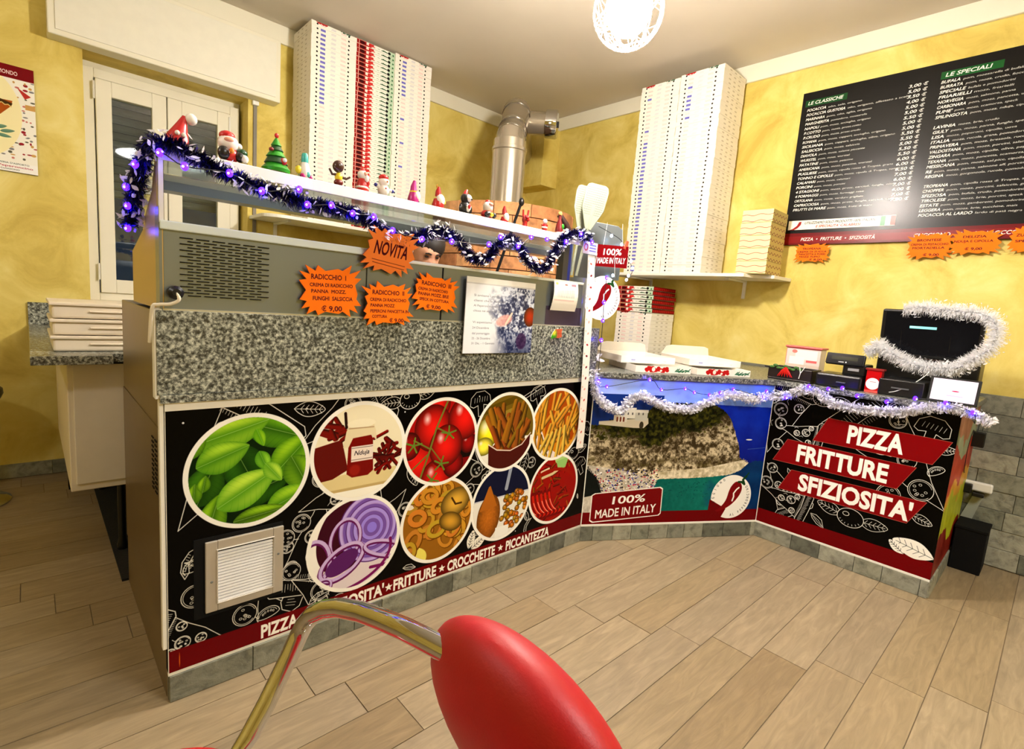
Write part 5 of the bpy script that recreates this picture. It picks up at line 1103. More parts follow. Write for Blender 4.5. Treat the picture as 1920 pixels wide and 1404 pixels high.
# ------------------------------------------------------------------ pendant globe of wire
pd = thing('pendant_lamp', 'glowing wire globe pendant lamp hanging from the ceiling', 'pendant lamp', LAMP)
PW = M('rose_wire', (250, 200, 190), .3, .4, emit=1.2, noise=.02)
q = random.Random(3); g = G()
for k in range(22):
    ax = Vector((q.gauss(0, 1), q.gauss(0, 1), q.gauss(0, 1))).normalized(); a = ax.orthogonal().normalized(); b = ax.cross(a); off = q.uniform(-.5, .5); R = .134; rr = R*math.sqrt(1-off*off)
    g.tube([ax*R*off+(a*math.cos(t)+b*math.sin(t))*rr for t in [2*math.pi*i/28 for i in range(29)]], .0018, 5, cap=False)
tag(g.build('wire_globe', PW, pd), kind='stuff')
BULB = M('lit_bulb', (255, 247, 236), .5, emit=400, noise=.001); bo = G().ball((0, 0, 0), (.085, .085, .09), 24).build('bulb', BULB, pd, smooth=True); bo.visible_shadow = True
G().lathe([(.026, .058), (.030, .10), (.012, .125), (.003, .13), (.003, ZC-LAMP[2]-.03)], (0, 0, 0), 14).build('cord_and_socket', WPLAST, pd, smooth=True)
G().lathe([(.055, 0), (.055, .02), (.02, .03)], (0, 0, ZC-LAMP[2]-.031), 24).build('ceiling_rose', WPLAST, pd, smooth=True)

# ------------------------------------------------------------------ tinsel and light strings
def tinsel(name, label, path, radius, dens, cols, seed, leaves=0, lcol=None, lsize=.010, cat='garland', group=None):
    q = random.Random(seed); P_ = smoothpath(path, 6); L = [0]
    for a, b in zip(P_[:-1], P_[1:]): L.append(L[-1]+(b-a).length)
    def at(s):
        i = 1
        while i < len(L)-1 and L[i] < s: i += 1
        t = (s-L[i-1])/max(L[i]-L[i-1], 1e-6); return P_[i-1].lerp(P_[i], t), (P_[i]-P_[i-1]).normalized()
    n = int(dens*L[-1]); g = G()
    for k in range(n):
        p, t = at(L[-1]*q.random()); d = Vector((q.gauss(0, 1), q.gauss(0, 1), q.gauss(0, 1))); d -= t*d.dot(t); d = (d.normalized()+t*q.uniform(-.35, .35)).normalized()
        r = radius*q.uniform(.45, 1.15); w = Vector((q.gauss(0, 1), q.gauss(0, 1), q.gauss(0, 1))).cross(d).normalized()*(.0021 if radius < .03 else .0024); i = len(g.v)
        m_ = p+d*r*.6+w*2; e = p+d*r+Vector((0, 0, -.004)); g.v += [tuple(p-w), tuple(p+w), tuple(m_+w*.6), tuple(m_-w*.6), tuple(e)]
        g.f += [(i, i+1, i+2, i+3), (i+3, i+2, i+4)]; mi = q.randrange(len(cols)); g.m += [mi, mi]
    o = thing(name, label, cat, tuple(P_[0]), 0, group)
    wrap(G().tube([P_[i] for i in range(0, len(P_), 2)]+[P_[-1]], .0025, 6), 'wire', cols[-1], o); tag(wrap(g, 'strands', cols, o), kind='stuff')
    if leaves:
        g = G()
        for k in range(int(leaves*L[-1])):
            p, t = at(L[-1]*q.random()); d = Vector((q.gauss(0, 1), q.gauss(0, 1)-.5, q.gauss(0, 1))); d -= t*d.dot(t)*.8; d.normalize(); c = p+d*radius*q.uniform(.7, 1.15)
            a = Vector((q.gauss(0, 1), q.gauss(0, 1), q.gauss(0, 1))).normalized(); b = a.orthogonal().normalized(); s_ = lsize*q.uniform(.7, 1.2); i = len(g.v)
            g.v += [tuple(c-a*s_), tuple(c+b*s_*.45-a*s_*.2), tuple(c+b*s_*.4+a*s_*.4), tuple(c+a*s_), tuple(c-b*s_*.4+a*s_*.4), tuple(c-b*s_*.45-a*s_*.2)]; g.f.append(tuple(range(i, i+6))); g.m.append(0)
        tag(wrap(g, 'foil_leaves', lcol, o), kind='stuff')
    return o
def foil(name, c, rough=.25, metal=.7): return M(name, c, rough, metal, noise=.1)
NAVY = [foil('navy_foil', (18, 14, 70), .35, .5), foil('blue_foil', (34, 26, 130), .3, .5), foil('black_foil', (10, 8, 30), .4, .4)]
SILV = [foil('silver_foil', (244, 242, 248), .35, .15), foil('silver_foil_dark', (226, 226, 236), .3, .5), mat_fluff('silver_white', (254, 254, 255))]
LEAFM = mat_fluff('white_foil_leaf', (253, 252, 255))
side = [(.222, 1.862, 1.360), (.226, 1.868, 1.400), (.228, 1.80, 1.450), (.230, 1.72, 1.500), (.236, 1.64, 1.545)]
front = [(0.263,1.590,1.550),(0.297,1.590,1.549),(0.344,1.590,1.528),(0.394,1.590,1.510),(0.460,1.590,1.492),(0.530,1.590,1.482),(0.606,1.590,1.472),(0.687,1.590,1.471),(0.765,1.590,1.465),(0.830,1.590,1.440),(0.889,1.590,1.418),(0.961,1.590,1.414),(1.035,1.590,1.442),(1.101,1.590,1.463),(1.170,1.590,1.439),(1.229,1.590,1.391),(1.277,1.590,1.377),(1.321,1.590,1.394),(1.363,1.590,1.444),(1.425,1.590,1.480),(1.477,1.590,1.463),(1.531,1.590,1.412),(1.599,1.590,1.379),(1.662,1.590,1.404),(1.695,1.590,1.465),(1.741,1.590,1.521),(1.819,1.590,1.558),(1.922,1.590,1.553)]
tinsel('tinsel_garland', 'dark blue tinsel garland with white foil leaves along the counter shelf', side+front, .030, 6500, NAVY, 1, 230, LEAFM, .012)
wB = [(2.066,1.607,0.925),(2.075,1.595,0.853),(2.093,1.585,0.793),(2.127,1.562,0.753),(2.175,1.534,0.729),(2.220,1.510,0.725),(2.241,1.498,0.771),(2.277,1.478,0.800),(2.316,1.456,0.807),(2.363,1.428,0.781),(2.428,1.392,0.754),(2.497,1.352,0.742),(2.552,1.321,0.744),(2.618,1.283,0.769),(2.684,1.246,0.807),(2.738,1.215,0.829),(2.811,1.174,0.820),(2.886,1.131,0.805),(2.950,1.095,0.826),(2.985,1.04,.835),(3.000,1.00,0.850),(3.000,0.944,0.880),(3.000,0.895,0.895),(3.000,0.841,0.876),(3.000,0.787,0.844),(3.000,0.714,0.839),(3.000,0.634,0.838),(3.000,0.559,0.848),(3.000,0.497,0.856),(3.000,0.441,0.882),(3.000,0.388,0.900),(3.000,0.334,0.910),(3.000,0.299,0.91),(3.000,0.263,0.905),(3.000,0.217,0.89),(3.000,0.179,0.865)]
tinsel('tinsel_garland', 'silver white tinsel garland draped along the low counter edge', wB, .027, 7000, SILV, 2, 520, LEAFM, .010)
mt_ = [(3.255,0.735,1.105),(3.260,0.700,1.128),(3.270,0.690,1.165),(3.245,0.648,1.133),(3.245,0.579,1.095),(3.245,0.509,1.069),(3.245,0.425,1.067),(3.245,0.356,1.077),(3.245,0.322,1.112),(3.250,0.280,1.151),(3.255,0.249,1.197),(3.262,0.242,1.266),(3.270,0.263,1.314),(3.275,0.308,1.340),(3.275,0.386,1.348),(3.275,0.466,1.351),(3.275,0.530,1.358),(3.275,0.604,1.345)]
tinsel('tinsel_garland', 'fluffy white tinsel wound around the black till monitor', mt_, .044, 7500, [SILV[2], SILV[2]], 3, 420, LEAFM, .008)
q = random.Random(5); g = G(); bc = Vector((2.115, 1.63, .975))
for k in range(34):
    d = Vector((q.gauss(0, 1), q.gauss(0, 1), q.gauss(0, 1))).normalized(); w = d.orthogonal().normalized()*.007; i = len(g.v); g.v += [tuple(bc-w), tuple(bc+w), tuple(bc+d*.032+w*1.3), tuple(bc+d*.045), tuple(bc+d*.032-w*1.3)]; g.f.append((i, i+1, i+2, i+3, i+4)); g.m.append(0)
tag(g.build('ribbon_bow', LEAFM), 'silver white ribbon bow at the corner of the two counters', 'bow')
LED = M('blue_led', (40, 10, 255), .3, emit=10.0, noise=.001); LEDC = M('led_core', (215, 200, 255), .3, emit=20, noise=.001); LEDW = M('cool_led', (190, 220, 255), .3, emit=9, noise=.001)
CABL = M('dark_wire', (8, 8, 20), .6, noise=.1)
def lights(name, label, pts, wire, mat=LED, r=.0088):
    o = thing(name, label, 'string lights', tuple(pts[0]))
    wrap(G().tube(smoothpath(wire, 4), .0016, 5), 'wire', CABL, o, smooth=True)
    me = G().ball((0, 0, 0), (r, r, r*1.2), 10).build('bulb', mat); me2 = G().ball((-r*.5, -r*.65, -r*.2), r*.30, 8).build('core', LEDC)
    for k, p in enumerate(pts):
        b = me if k == 0 else me.copy()
        if k: COL.objects.link(b)
        b.parent = o; b.location = Vector(p)-Vector(pts[0]); b.name = 'bulb'
        c = me2 if k == 0 else me2.copy()
        if k: COL.objects.link(c)
        c.parent = b; c.name = 'core'
    return o
LF = [(0.215,1.866,1.352),(0.212,1.83,1.41),(0.205,1.79,1.455),(0.212,1.68,1.50),(0.248,1.570,1.52),(0.299,1.565,1.499),(0.401,1.565,1.505),(0.480,1.562,1.475),(0.582,1.565,1.500),(0.606,1.565,1.462),(0.678,1.565,1.473),(0.746,1.565,1.461),(0.818,1.565,1.462),(0.887,1.565,1.430),(1.001,1.565,1.418),(1.126,1.565,1.427),(1.300,1.565,1.440),(1.356,1.565,1.475),(1.453,1.565,1.452),(1.532,1.575,1.500),(1.626,1.575,1.505),(1.736,1.565,1.508),(1.837,1.570,1.556),(1.92,1.570,1.53)]
lights('string_lights', 'string of blue lights twisted into the dark garland on the shelf', LF, LF)
LVt = [(2.075,1.585,1.382),(2.080,1.590,1.263),(2.085,1.590,1.174),(2.088,1.590,1.076),(2.090,1.585,0.870)]
LB_ = [(2.125,1.555,0.845),(2.326,1.44,0.889),(2.391,1.405,0.840),(2.511,1.338,0.850),(2.560,1.310,0.832),(2.639,1.265,0.822),(2.694,1.234,0.836),(2.762,1.195,0.858),(2.929,1.100,0.820),(2.945,1.092,0.855),(2.985,1.003,0.832),(2.985,0.901,0.912),(2.985,0.809,0.913),(2.985,0.748,0.928),(2.985,0.680,0.900),(2.985,0.557,0.894),(2.985,0.452,0.93),(2.985,0.343,0.93),(2.985,0.247,0.905)]
lights('string_lights', 'blue light string hanging at the post and along the low counter', LVt+LB_, LVt+LB_+[(2.99, .235, .86)])
# battery pack and adapter of the string
o = thing('power_adapter', 'small black adapter hanging by its wire before the slate strips', 'adapter', (3.70, .285, .70))
wrap(G().box(3.66, 3.70, .235, .305, .655, .735), 'case', BLACK, o, bevel=.004); wrap(G().tube(smoothpath([(2.99, .235, .86), (3.2, .262, .86), (3.55, .266, .83), (3.68, .27, .80), (3.68, .27, .735)], 5), .002, 6), 'cord', CABL, o, smooth=True)
wrap(G().tube(smoothpath([(3.68, .285, .735), (3.60, .282, .745), (3.50, .281, .68), (3.52, .281, .55), (3.70, .29, .50)], 5), .0018, 6), 'cord', CABL, o, smooth=True)

# ------------------------------------------------------------------ plug and cable on the left of the case
o = thing('plug_cable', 'black plug and white cable at the lower left of the steel louvres', 'plug', (.283, CY-.01, 1.184))
wrap(G().lathe([(.010, 0), (.018, .004), (.018, .022), (.010, .030)], (.283, CY-.002, 1.184), 14, 0, (0, -1, 0)), 'plug', BLACK, o, smooth=True)
wrap(G().tube(smoothpath([(.283, CY-.028, 1.184), (.288, CY-.030, 1.166), (.270, CY-.022, 1.154), (.245, CY-.016, 1.151), (.232, CY-.012, 1.140), (.230, CY+.02, 1.05)], 5), .0045, 8), 'cable', M('white_cable', (236, 228, 206), .5, noise=.02), o, smooth=True)

# ------------------------------------------------------------------ papers on the case front
P = Paint(.372, .298, 1200, (236, 240, 246)); n1 = fbm(P.H, P.W, 110, 41); n2 = fbm(P.H, P.W, 30, 42); n3 = fbm(P.H, P.W, 9, 43)
yy, xx = np.mgrid[0:P.H, 0:P.W]; u = xx/P.W; v = yy/P.H
k = np.clip((u-.42+(n1-.5)*.5)*5, 0, 1)*(v < .93); tex = np.clip((n2-.45)*3+(n3-.5)*2.5+.3, 0, 1)[..., None]
tree = np.array((38, 46, 84.))*(1-tex)+np.array((216, 224, 240.))*tex; P.a = (P.a*(1-k[..., None])+tree*k[..., None]).astype(np.float32)
lo = np.clip((.35-v)*3, 0, 1)*np.clip((u-.35)*4, 0, 1)*(.5+.5*(n2 > .5)); P.a = (P.a*(1-.7*lo[..., None])+np.array((26, 34, 72))*.7*lo[..., None]).astype(np.float32)
P.ball(.352, .155, .036, .042, (150, 34, 14), hs=.01); P.ell(.205, .135, .045, .022, (240, 170, 160), .3, .8, 8); P.stroke([(.215, .12), (.245, .165)], .010, (246, 214, 196)); P.ell(.31, .05, .03, .035, (46, 16, 60), 0, .8, 8)
for (t, y, w) in (('Si avvisano i gentili', .225, .13), ('clienti che la Pizzeria', .205, .16), ('Al Peperoncino resterà', .185, .145), ('chiusa nei seguenti giorni', .165, .16), ('Vi aspettiamo', .120, .10), ('24 Dicembre', .098, .085), ('dal pomeriggio', .076, .09), ('25 - 26 Dicembre', .056, .095), ('31 Dic. - 1 Gennaio', .036, .12)): P.text(t, .04, y, .0085, (110, 112, 126), w=w, bold=.0)
P.rect(0, .277, .38, .30, (236, 234, 226)); P.rect(0, .272, .38, .277, (206, 206, 206)); 
g = G().box(1.232, 1.604, CY-.020, CY-.017, 1.016, 1.314); g.quad((1.232, CY-.0205, 1.016), (1.604, CY-.0205, 1.016), (1.604, CY-.0205, 1.314), (1.232, CY-.0205, 1.314), 1, UV)
PP = mat_print('notice_print', P, .12, coat=.6); tag(g.build('paper_notice', [M('clear_sleeve', (240, 240, 240), .2, noise=.02), PP]), 'snowy tree holiday notice in a clear sleeve on the case front', 'notice')
P = Paint(.18, .135, 1200, (250, 246, 234)); 
for k in range(16): P.rect(.03+.008*k, .060, .0315+.008*k, .092+.0005*k, (150-6*k, 130-4*k, 120-4*k))
for k in range(18): P.rect(.012+.008*k, .045, .017+.008*k, .052, (236, 200, 190))
P.rect(.012, .118, .03, .128, (240, 200, 120)); P.rect(.08, .118, .10, .123, (150, 60, 40)); P.rect(.13, .116, .165, .126, (160, 120, 130))
g = G(); W0, W1 = 1.716, 1.886
for k in range(8):
    za, zb = 1.207+.0165*k, 1.207+.0165*(k+1); ya, yb = [CY-.012-.012*math.sin(math.pi*t/8*.9) for t in (k, k+1)]
    g.quad((W0+.001*k, ya, za), (W1, ya, za), (W1, yb, zb), (W0+.001*k, yb, zb), 0, [(0, k/8), (1, k/8), (1, (k+1)/8), (0, (k+1)/8)])
o = g.build('wall_calendar', mat_print('calendar_print', P, .5)); md = o.modifiers.new('t', 'SOLIDIFY'); md.thickness = .0012; tag(o, 'small cream tear-off calendar at the right end of the case front', 'calendar')
P = Paint(.075, .05, 1200, (196, 92, 60)); P.ell(.012, .018, .028, .022, (60, 150, 30), .4, 1, 20); P.ell(.02, .03, .014, .012, (236, 220, 60), 0, .9, 16); P.poly([(0, .03), (.02, .05), (0, .05)], (245, 235, 210)); P.stroke([(.028, .026), (.075, .028)], .001, (130, 50, 30)); P.stroke([(.05, .0), (.05, .05)], .001, (130, 50, 30))
g = G().prism([(0, .010), (.012, .032), (.026, .047), (.075, .050), (.070, .034), (.075, .012), (.050, .006), (.018, .008), (.008, 0)], (1.735, CY-.010, 1.075), (1, 0, 0), (0, 0, 1), (0, -1, 0), .003)
f = len(g.f); pts = [(0, .010), (.012, .032), (.026, .047), (.075, .050), (.070, .034), (.075, .012), (.050, .006), (.018, .008), (.008, 0)]; i = len(g.v); g.v += [(1.735+a, CY-.0134, 1.075+b) for a, b in pts]; g.f.append(tuple(range(i, i+9))); g.m.append(1); g.uv[len(g.f)-1] = [(a/.075, b/.05) for a, b in pts]
tag(g.build('paper_sticker', [CARD, mat_print('sticker_print', P, .4)]), 'small crumpled red and green paper stuck on the granite', 'sticker')
# ribbon of dotted paper
P = Paint(.05, .95, 700, (252, 248, 242)); q = random.Random(17)
for k in range(17): 
    z = .03+.055*k; c = q.choice([(170, 30, 40), (120, 10, 30), (214, 90, 80), (240, 170, 160)]); P.ell(.024+.004*q.random(), z, .007, .0045, c, q.random()*2-.5); P.ell(.009, z+.012, .0035, .005, (240, 200, 180)); 
g = G(); n = 19
for k in range(n):
    t0, t1 = k/n, (k+1)/n; f_ = lambda t: (1.988-.05*t+.002*math.sin(t*9), CY-.016-.010*math.sin(t*3.1), .527+.95*t)
    a, b = f_(t0), f_(t1); g.quad(a, (a[0]+.053, a[1], a[2]), (b[0]+.053, b[1], b[2]), b, 0, [(0, t0), (1, t0), (1, t1), (0, t1)])
o = g.build('paper_streamer', mat_print('streamer_print', P, .5)); md = o.modifiers.new('t', 'SOLIDIFY'); md.thickness = .0012; tag(o, 'long white paper streamer with red pepper dots hanging at the counter corner', 'streamer')

# ------------------------------------------------------------------ post area: paddles, signs, card
PADM = M('cream_plastic', (150, 155, 134), .45, noise=.02)
def paddle(label, c, rotz, tilt, w=.105, h=.165, hl=.28):
    o = thing('perforated_paddle', label, 'paddle', c, rotz, 'perforated paddles at the post'); o.rotation_euler = (0, tilt, rotz)
    def outline(sx): return [(-.012, -.05), (-w*.5*sx, .0), (-w*.5, .05), (-w*.52, h-.025), (-w*.45, h-.006), (-w*.35, h), (w*.35, h), (w*.45, h-.006), (w*.52, h-.025), (w*.5, .05), (w*.5*sx, .0), (.012, -.05)]
    G().prism(outline(.62), (0, .002, 0), (1, 0, 0), (0, 0, 1), (0, -1, 0), .004).build('blade', PADM, o, bevel=.001)
    pts = outline(.62); g = G().tube([(a, 0, b) for a, b in pts], .0035, 6); g.build('rim', PADM, o, smooth=True)
    G().box(-.005, .005, -.006, .004, -.05, .06).build('rib', PADM, o, bevel=.001)
    G().tube([(0, 0, -.05), (0, 0, -hl)], .007, 8).build('handle', PADM, o, smooth=True)
    g = G()
    for r in range(13):
        for cc_ in range(17):
            x = -w*.43+w*.86*cc_/16; z = .022+.0105*r
            if abs(x) < .008 and z < .065: continue
            if abs(x) > w*(.36+.1*min(1, z/.06)): continue
            g.box(x-.0011, x+.0011, -.0026, .0026, z-.0016, z+.0016)
    tag(g.build('holes', M('hole_shadow', (66, 68, 58), .8, noise=.02), o), kind='stuff'); return o
paddle('front perforated cream paddle standing at the counter post', (2.035, 1.688, 1.66), -.70, .16)
paddle('rear perforated cream paddle half hidden behind the other one', (2.030, 1.740, 1.665), -.45, .10, .095, .155)
o = thing('knife_handle', 'dark wooden knife handle leaning beside the paddles', 'knife', (1.97, 1.75, 1.60)); wrap(G().tube([(1.90, 1.77, 1.665), (1.935, 1.755, 1.62), (1.975, 1.74, 1.56)], [.014, .018, .012], 10), 'handle', M('dark_wood', (56, 22, 14), .5, noise=.3), o, smooth=True); wrap(G().box(1.970, 1.984, 1.735, 1.741, 1.40, 1.56), 'blade', STEEL, o)
P = Paint(.11, .055, 1200, (236, 232, 246)); P.ell(.022, .030, .016, .018, (226, 110, 120)); P.ell(.022, .030, .009, .011, (250, 236, 236)); 
for k in range(3): P.rect(.048, .012+.013*k, .10, .019+.013*k, (110, 110, 190))
g = G().box(1.895, 2.000, CY-.020, CY-.017, 1.480, 1.535); g.quad((1.895, CY-.0205, 1.480), (2.0, CY-.0205, 1.480), (2.0, CY-.0205, 1.535), (1.895, CY-.0205, 1.535), 1, UV); tag(g.build('shelf_card', [CARD, mat_print('shelf_card_print', P, .3)]), 'small white card with round red mark under the garland end', 'card')
o = thing('canister', 'steel canister holding the paddles behind the counter post', 'canister', (2.03, 1.73, 1.13)); wrap(G().lathe([(.045, 0), (.045, .24), (.041, .24), (.041, .01)], (2.03, 1.725, 1.135), 20), 'cup', STEEL, o, smooth=True)
o = thing('steel_screen', 'polished steel screen panel behind the hanging red sign', 'screen', (2.19, 1.81, .916)); wrap(G().prism([(0, 0), (.24, 0), (.245, .20), (.235, .262), (.21, .280), (.0, .305)], (2.130, 1.845, 1.385), (.717, -.697, 0), (0, 0, 1), (.697, .717, 0), .012), 'panel', STEEL, o, bevel=.002); wrap(G().box(2.18, 2.20, 1.80, 1.82, .93, 1.40).box(2.15, 2.23, 1.77, 1.85, .9165, .93), 'foot', STEEL, o)
# hanging sign and emblem
def hang(name, label, c, ax, w, h, paint, disc=False):
    ax = Vector(ax).normalized(); n = Vector((ax.y, -ax.x, 0)); c = Vector(c); o = thing(name, label, 'sign', tuple(c)); g = G()
    pts = [(w/2*math.cos(a)*.999, h/2*math.sin(a)) for a in np.linspace(0, 2*math.pi, 33)[:-1]] if disc else [(-w/2, -h/2), (w/2, -h/2), (w/2, h/2), (-w/2, h/2)]
    g.prism(pts, c, ax, UPZ, -n, .006, 0); i = len(g.v); g.v += [tuple(c+ax*a+UPZ*b+n*.0006) for a, b in pts]; g.f.append(tuple(range(i, i+len(pts)))); g.m.append(1); g.uv[len(g.f)-1] = [(a/w+.5, b/h+.5) for a, b in pts]
    wrap(g, 'plate', [LAMW, mat_print(name+'_print', paint, .35)], o)
    for s_ in (-.3, .3): wrap(G().tube([c+ax*w*s_+UPZ*h*.48, c+ax*w*s_*.8+UPZ*(h*.5+.11)], .0009, 5), 'string', WPLAST, o)
    return o
P = Paint(.175, .115, 1100, (112, 0, 8)); P.text('100%', .038, .062, .032, (250, 248, 240), w=.10, bold=.02, rot=.05, shear=.1); P.text('MADE IN ITALY', .008, .016, .030, (250, 248, 240), w=.155, bold=.02, rot=.05, shear=.1)
hang('hanging_sign', 'small red hanging sign reading 100% MADE IN ITALY above the round emblem', (2.20, 1.660, 1.500), (.78, -.62, 0), .165, .110, P)
P = Paint(.24, .24, 1000, (248, 246, 238)); chili_logo(P, .12, .12, .119, True, False)
hang('round_emblem', 'round white hanging emblem with a red chilli beside the streamer', (2.165, 1.672, 1.285), (.70, -.72, 0), .185, .225, P, True)
lights('string_lights', 'cool white light string around the hanging red sign', [(2.18,1.66,1.60),(2.245,1.64,1.565),(2.27,1.62,1.52),(2.285,1.60,1.485),(2.29,1.59,1.45),(2.275,1.60,1.41),(2.21,1.65,1.405),(2.29,1.62,1.39),(2.10,1.70,1.54)], [(2.12,1.70,1.64),(2.18,1.66,1.61),(2.245,1.64,1.58),(2.27,1.62,1.52),(2.29,1.59,1.44),(2.275,1.60,1.40)], LEDW, .007)
o = thing('clothes_peg', 'small orange wooden peg clipped on the hanging sign', 'peg', (2.255, 1.625, 1.56)); wrap(G().obox((2.255, 1.622, 1.562), (.9, -.3, -.35), (.3, .95, 0), (.33, -.1, .93), .006, .005, .022), 'leg', M('orange_peg', (214, 84, 50), .6, noise=.1), o); wrap(G().obox((2.262, 1.620, 1.560), (.9, -.3, -.1), (.3, .95, 0), (.1, -.05, .99), .005, .005, .022), 'leg', M('orange_peg2', (200, 74, 44), .6, noise=.1), o)

# ------------------------------------------------------------------ till area on the right
o = thing('till_monitor', 'large black till monitor on a box stand framed by white tinsel', 'monitor', (3.40, .49, .916))
wrap(G().obox((3.315, .490, 1.225), (0, -1, 0), (-.985, 0, -.17), (-.17, 0, .985), .205, .016, .120), 'screen_body', BLACK, o, bevel=.006)
P = Paint(.36, .20, 900, (8, 8, 10)); P.rect(.10, .125, .205, .137, (120, 200, 196)); P.rect(.10, .131, .14, .134, (170, 220, 214)); P.rect(.07, .03, .072, .11, (22, 18, 14)); P.rect(.26, .02, .262, .10, (22, 18, 14))
g = G(); c = Vector((3.298, .490, 1.225)); az = Vector((-.17, 0, .985)); g.quad(tuple(c+Vector((0, .188, 0))-az*.106), tuple(c+Vector((0, -.188, 0))-az*.106), tuple(c+Vector((0, -.188, 0))+az*.106), tuple(c+Vector((0, .188, 0))+az*.106), 0, UV)
wrap(g, 'screen', mat_print('till_screen', P, .08, emit=.6), o)
wrap(G().box(3.35, 3.52, .28, .70, .915, 1.115), 'stand', BLACK, o, bevel=.008); wrap(G().box(3.335, 3.35, .29, .69, 1.095, 1.115), 'stand_lip', M('dark_red_trim', (60, 8, 12), .4, noise=.1), o)
o = thing('cash_box', 'low black cash box under the monitor beside the tablet', 'cash box', (3.2, .53, .916)); wrap(G().box(3.10, 3.33, .445, .625, .915, .995), 'body', BLACK, o, bevel=.005); wrap(G().box(3.094, 3.10, .50, .57, .952, .958), 'drawer_slot', STEEL, o)
wrap(G().tube(smoothpath([(3.11, .62, .925), (3.10, .56, .935), (3.11, .50, .975), (3.16, .455, 1.03), (3.20, .45, 1.05)], 5), .0018, 6), 'cable', WPLAST, o, smooth=True)
o = thing('tablet', 'tablet with pale pink page leaning in a black frame at the counter end', 'tablet', (3.16, .36, .916))
P = Paint(.165, .11, 900, (240, 220, 238)); 
for k in range(7): P.rect(.02, .02+.012*k, .02+.12*((k*37) % 10)/10+.03, .024+.012*k, (226, 206, 216))
P.ell(.09, .052, .014, .003, (190, 20, 60)); P.rect(.06, .025, .12, .030, (246, 160, 200))
ax_, az_ = Vector((0, -1, 0)), Vector((.26, 0, .966)); c = Vector((3.14, .340, .975)); nn = ax_.cross(az_)
wrap(G().obox(c, ax_, nn, az_, .092, .005, .060), 'case', BLACK, o, bevel=.003)
g = G(); c2 = c+nn*(-.0056 if nn.x > 0 else .0056)
g.quad(tuple(c2-ax_*.080-az_*.051), tuple(c2+ax_*.080-az_*.051), tuple(c2+ax_*.080+az_*.051), tuple(c2-ax_*.080+az_*.051), 0, UV); wrap(g, 'screen', mat_print('tablet_screen', P, .2, emit=.3), o)
wrap(G().obox((3.19, .34, .955), (0, 1, 0), (.6, 0, -.8), (.8, 0, .6), .01, .004, .05), 'stand', STEEL, o)
o = thing('receipt_printer', 'black receipt printer with a customer display on a stalk', 'printer', (3.2, .80, .916))
wrap(G().box(3.08, 3.26, .695, .905, .915, .985), 'body', BLACK, o, bevel=.010); wrap(G().box(3.14, 3.28, .695, .80, .985, 1.045), 'cover', BLACK, o, bevel=.008); wrap(G().box(3.136, 3.14, .725, .775, 1.008, 1.022), 'label_plate', M('silver_plate', (170, 172, 176), .4, .3, noise=.02), o)
wrap(G().lathe([(.012, 0), (.012, .09)], (3.19, .80, .98), 10), 'stalk', BLACK, o, smooth=True)
P = Paint(.17, .055, 900, (12, 12, 13)); P.rect(.025, .022, .145, .042, (44, 46, 30)); P.rect(.06, .008, .085, .013, (200, 200, 200)); P.rect(.092, .007, .098, .014, (230, 230, 230))
g = G().obox((3.15, .795, 1.062), (0, -1, 0), (-.95, 0, .3), (.3, 0, .95), .088, .012, .030); g.quad((3.1275+.009*-1, .880, 1.040), (3.1185, .710, 1.040), (3.1365, .710, 1.092), (3.1365, .880, 1.092), 1, UV); wrap(g, 'display', [BLACK, mat_print('customer_display', P, .15)], o, bevel=.004)
wrap(G().box(3.06, 3.078, .76, .80, .945, .949), 'slot', STEEL, o)
o = thing('red_carton', 'small red carton with white oval beside the printer', 'carton', (3.12, .645, .916))
P = Paint(.065, .115, 1200, (186, 8, 12)); P.ell(.032, .045, .030, .030, (250, 240, 236)); P.stroke([(.02, .055), (.045, .055)], .002, (150, 60, 50)); P.rect(0, .0, .07, .012, (230, 90, 80))
g = G().box(3.105, 3.150, .618, .682, .915, 1.028); g.quad((3.1045, .682, .915), (3.1045, .618, .915), (3.1045, .618, 1.028), (3.1045, .682, 1.028), 1, UV); wrap(g, 'carton_body', [M('carton_red', (150, 8, 10), .5, noise=.05), mat_print('carton_print', P, .4)], o); wrap(G().box(3.10, 3.155, .612, .688, 1.028, 1.036), 'lid', M('carton_lid', (140, 10, 10), .5, noise=.05), o)
o = thing('chilli_tray', 'black tray with red chilli ornament and green leaves on the worktop', 'tray', (3.12, 1.03, .916))
g = G().box(3.08, 3.24, .925, 1.150, .915, .925).box(3.08, 3.09, .925, 1.150, .925, .985).box(3.23, 3.24, .925, 1.150, .925, .985).box(3.09, 3.23, .925, .935, .925, .985).box(3.09, 3.23, 1.140, 1.150, .925, .985); wrap(g, 'tray', M('dark_brown_plastic', (24, 10, 8), .4, noise=.1), o, bevel=.003)
wrap(G().box(3.09, 3.11, 1.15, 1.175, .975, .982), 'handle', BLACK, o)
q = random.Random(2)
for k in range(7): 
    a = -1.2+.4*k; wrap(G().tube([(3.073, 1.055, .985), (3.066, 1.055+.018*math.sin(a), .965), (3.070, 1.055+.042*math.sin(a), .935)], [.006, .006, .0015], 8), 'chilli', M('chilli_red', (206, 20, 14), .25, noise=.1), o, smooth=True)
for k in range(9):
    y = .985+.018*k; wrap(G().ball((3.074, y, .985+.008*math.sin(k*2)), (.004, .014, .007), 8), 'leaf', M('leaf_green', (60, 110, 40), .5, noise=.2), o, smooth=True)
wrap(G().tube([(3.07, .985, 1.000), (3.068, .977, .965), (3.07, .982, .935)], .002, 5).tube([(3.07, .958, 1.003), (3.068, .975, .968)], .002, 5), 'string_tie', WPLAST, o)
